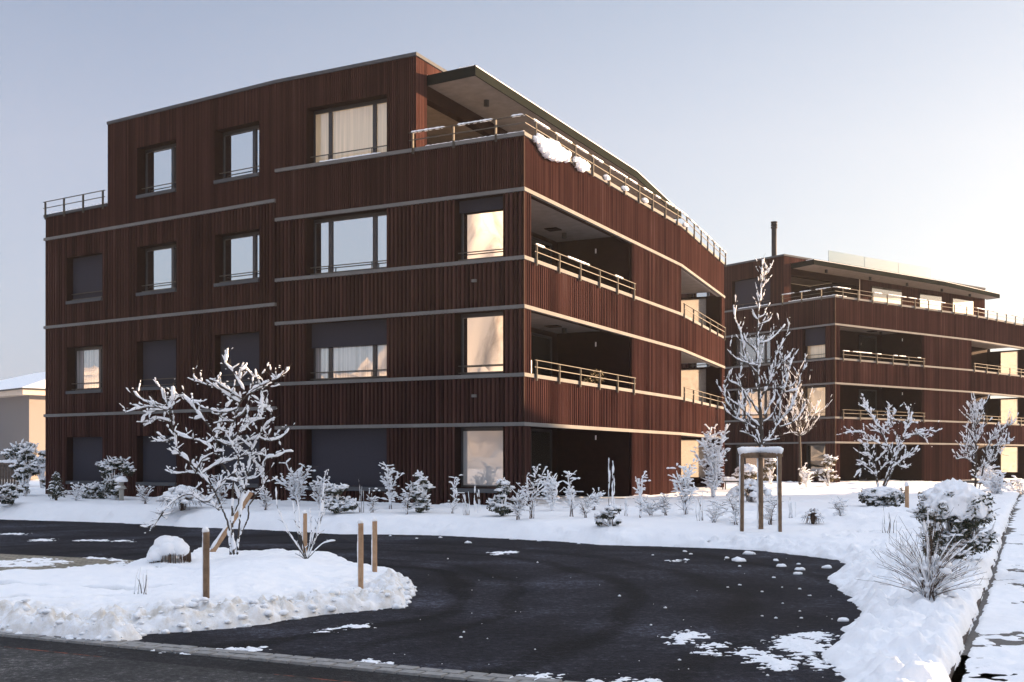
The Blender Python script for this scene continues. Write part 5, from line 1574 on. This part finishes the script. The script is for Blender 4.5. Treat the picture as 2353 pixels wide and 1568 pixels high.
# ---- snow hanging from the roof ledge of the nearest block
ca, sa = math.cos(R_(-27.2)), math.sin(R_(-27.2))
def bw(p): return np.array((C1[0] + ca * p[0] - sa * p[1], C1[1] + sa * p[0] + ca * p[1], C1[2] + p[2]))
rng = random.Random(12)
def lump(label, t0, t1, drop, n, size, group=None):
    o = bw(P('R', (t0 + t1) / 2, 0.1, 9.75))
    mb = MB()
    for i in range(n):
        f = i / max(1, n - 1); env = math.sin(math.pi * (0.12 + 0.80 * f))
        tt = t0 + (t1 - t0) * f
        for j in range(4):
            g_ = j / 3
            q_ = size * (0.55 + 0.6 * env) * rng.uniform(0.7, 1.25)
            mb.blob(bw(P('R', tt + rng.uniform(-0.07, 0.07), 0.09 + 0.05 * rng.random(), 9.79 - drop * env * g_ * rng.uniform(0.8, 1.1))) - o, (q_, q_, q_ * 0.9), 2, 0.16, rng, 1.0)
    b_ = mb.build('snow_lump', M['snow_soft'], None, True)
    b_.location = o
    tag(b_, label, 'snow', group)
lump('largest lump of snow sagging over the roof ledge next to the building corner', 0.55, 2.45, 0.34, 16, 0.11)
lump('horseshoe-shaped lump of snow drooping over the roof ledge beside the largest lump', 2.95, 3.75, 0.22, 7, 0.09)
for k_, tt in enumerate((5.05, 6.55, 8.25, 12.3)):
    lump('small cushion of snow left on the sunlit roof ledge beside a railing post', tt, tt + 0.25, 0.03, 4, 0.06, 'snow cushions on the roof ledge')

# ---- clumps of snow on the driveway
mb = MB(); rng = random.Random(14)
CL = [(1700, 1290, 26), (1670, 1283, 12), (1722, 1274, 22), (1785, 1289, 14), (1795, 1302, 17), (1835, 1297, 12), (1838, 1310, 17), (1833, 1320, 16), (1780, 1328, 10), (1898, 1305, 22), (1500, 1276, 5), (1587, 1274, 8), (1572, 1268, 9), (1330, 1250, 8),
      (1240, 1244, 12), (1178, 1240, 14), (1075, 1248, 14), (1012, 1236, 8), (1838, 1354, 8), (1860, 1369, 7), (1840, 1421, 9), (1935, 1427, 22), (1700, 1345, 7), (1672, 1350, 5), (1925, 1552, 12), (898, 1232, 7), (957, 1238, 7), (1100, 1234, 10), (1700, 1302, 8)]
for i, (px, py, wp) in enumerate(CL):
    X, Y, z = gp(px, py, 0)
    s = Y / F; r = wp * s / 2
    b_ = MB()
    for j in range(3 + (wp > 12) * 3):
        q = r * (0.5 + 0.5 * rng.random())
        b_.blob((rng.uniform(-1, 1) * r * 0.6, rng.uniform(-1, 1) * r * 0.7, 0.0), (q, q, min(0.09, q * 0.75)), 2, 0.14, rng, 0.1)
    o = b_.build('snow_clump', M['snow_soft'], None, True); o.location = (X, Y, 0.0)
    tag(o, 'small clump of snow lying loose on the dark driveway near the bank', 'snow', 'loose snow clumps on the driveway')
mb = MB()
for i in range(130):
    px = rng.uniform(900, 1960); py = rng.uniform(1250, 1560)
    if rng.random() > 0.25 + 0.75 * ((px - 900) / 1060) ** 2: continue
    X, Y, z = gp(px, py, 0)
    if poly_sdf(np.array([X]), np.array([Y]), BANK)[0] > 0 or poly_sdf(np.array([X]), np.array([Y]), ISLW)[0] > 0: continue
    r = 0.004 + 0.016 * rng.random() ** 4
    mb.blob((X, Y, 0.0), (r * 1.2, r * 1.2, r), 1, 0.2, rng, 0.1)
mb.build('snow_crumbs', M['snow_soft'], None, True, 'stuff')

# ---- things on the first-floor loggia
def bthing(name, label, cat, p): 
    q = bw(p); return thing(name, label, cat, tuple(q), R_(-27.2))
zf1 = FL[1]
t = bthing('garden_chair', 'white slatted garden chair behind the near end of the first-floor loggia railing', 'chair', (-0.55, 0.95, zf1))
for x in (-0.2, 0.2):
    for y in (-0.2, 0.2):
        mb = MB(); mb.box(x - 0.015, x + 0.015, y - 0.015, y + 0.015, 0, 0.82 if y > 0 else 0.44); mb.build('leg', M['white'], t)
mb = MB(); mb.box(-0.22, 0.22, -0.22, 0.22, 0.43, 0.46); mb.build('seat', M['white'], t)
mb = MB()
for k_ in range(4): mb.box(-0.19 + 0.11 * k_, -0.15 + 0.11 * k_, 0.19, 0.215, 0.46, 0.82)
mb.build('backrest', M['white'], t)
for lb, tt, d_, sc in (('brown dried plant in a pale pot at the far end of the first-floor loggia', 5.6, -0.35, 1.0), ('low potted plant beside the dried plant on the first-floor loggia', 5.0, -0.4, 0.7)):
    t = bthing('potted_plant', lb, 'plant', (d_, tt, zf1))
    mb = MB(); mb.cyl(0, 0, 0, 0.42 * sc, 0.12 * sc, 0.17 * sc); mb.build('pot', M['eave'], t, True)
    mb = MB(); rng = random.Random(15); leaf_quads(mb, (0, 0, 0.66 * sc), (0.22 * sc, 0.22 * sc, 0.26 * sc), 170, 0.05, rng); mb.build('foliage', M['leafbrown'], t)

# ================================================================== AIR
hz_o = MB(); hz_o.box(-430, 430, -430, 430, -1.6, 125)
M['haze'] = bpy.data.materials.new('winter haze'); M['haze'].use_nodes = True
hn = M['haze'].node_tree; hn.nodes.clear()
ho = hn.nodes.new('ShaderNodeOutputMaterial'); hp = hn.nodes.new('ShaderNodeVolumePrincipled')
hp.inputs['Color'].default_value = (0.93, 0.95, 1.0, 1); hp.inputs['Density'].default_value = 0.00026; hp.inputs['Anisotropy'].default_value = 0.0
hn.links.new(hp.outputs[0], ho.inputs['Volume'])
hz_o.build('haze', M['haze'], None, False, 'stuff')
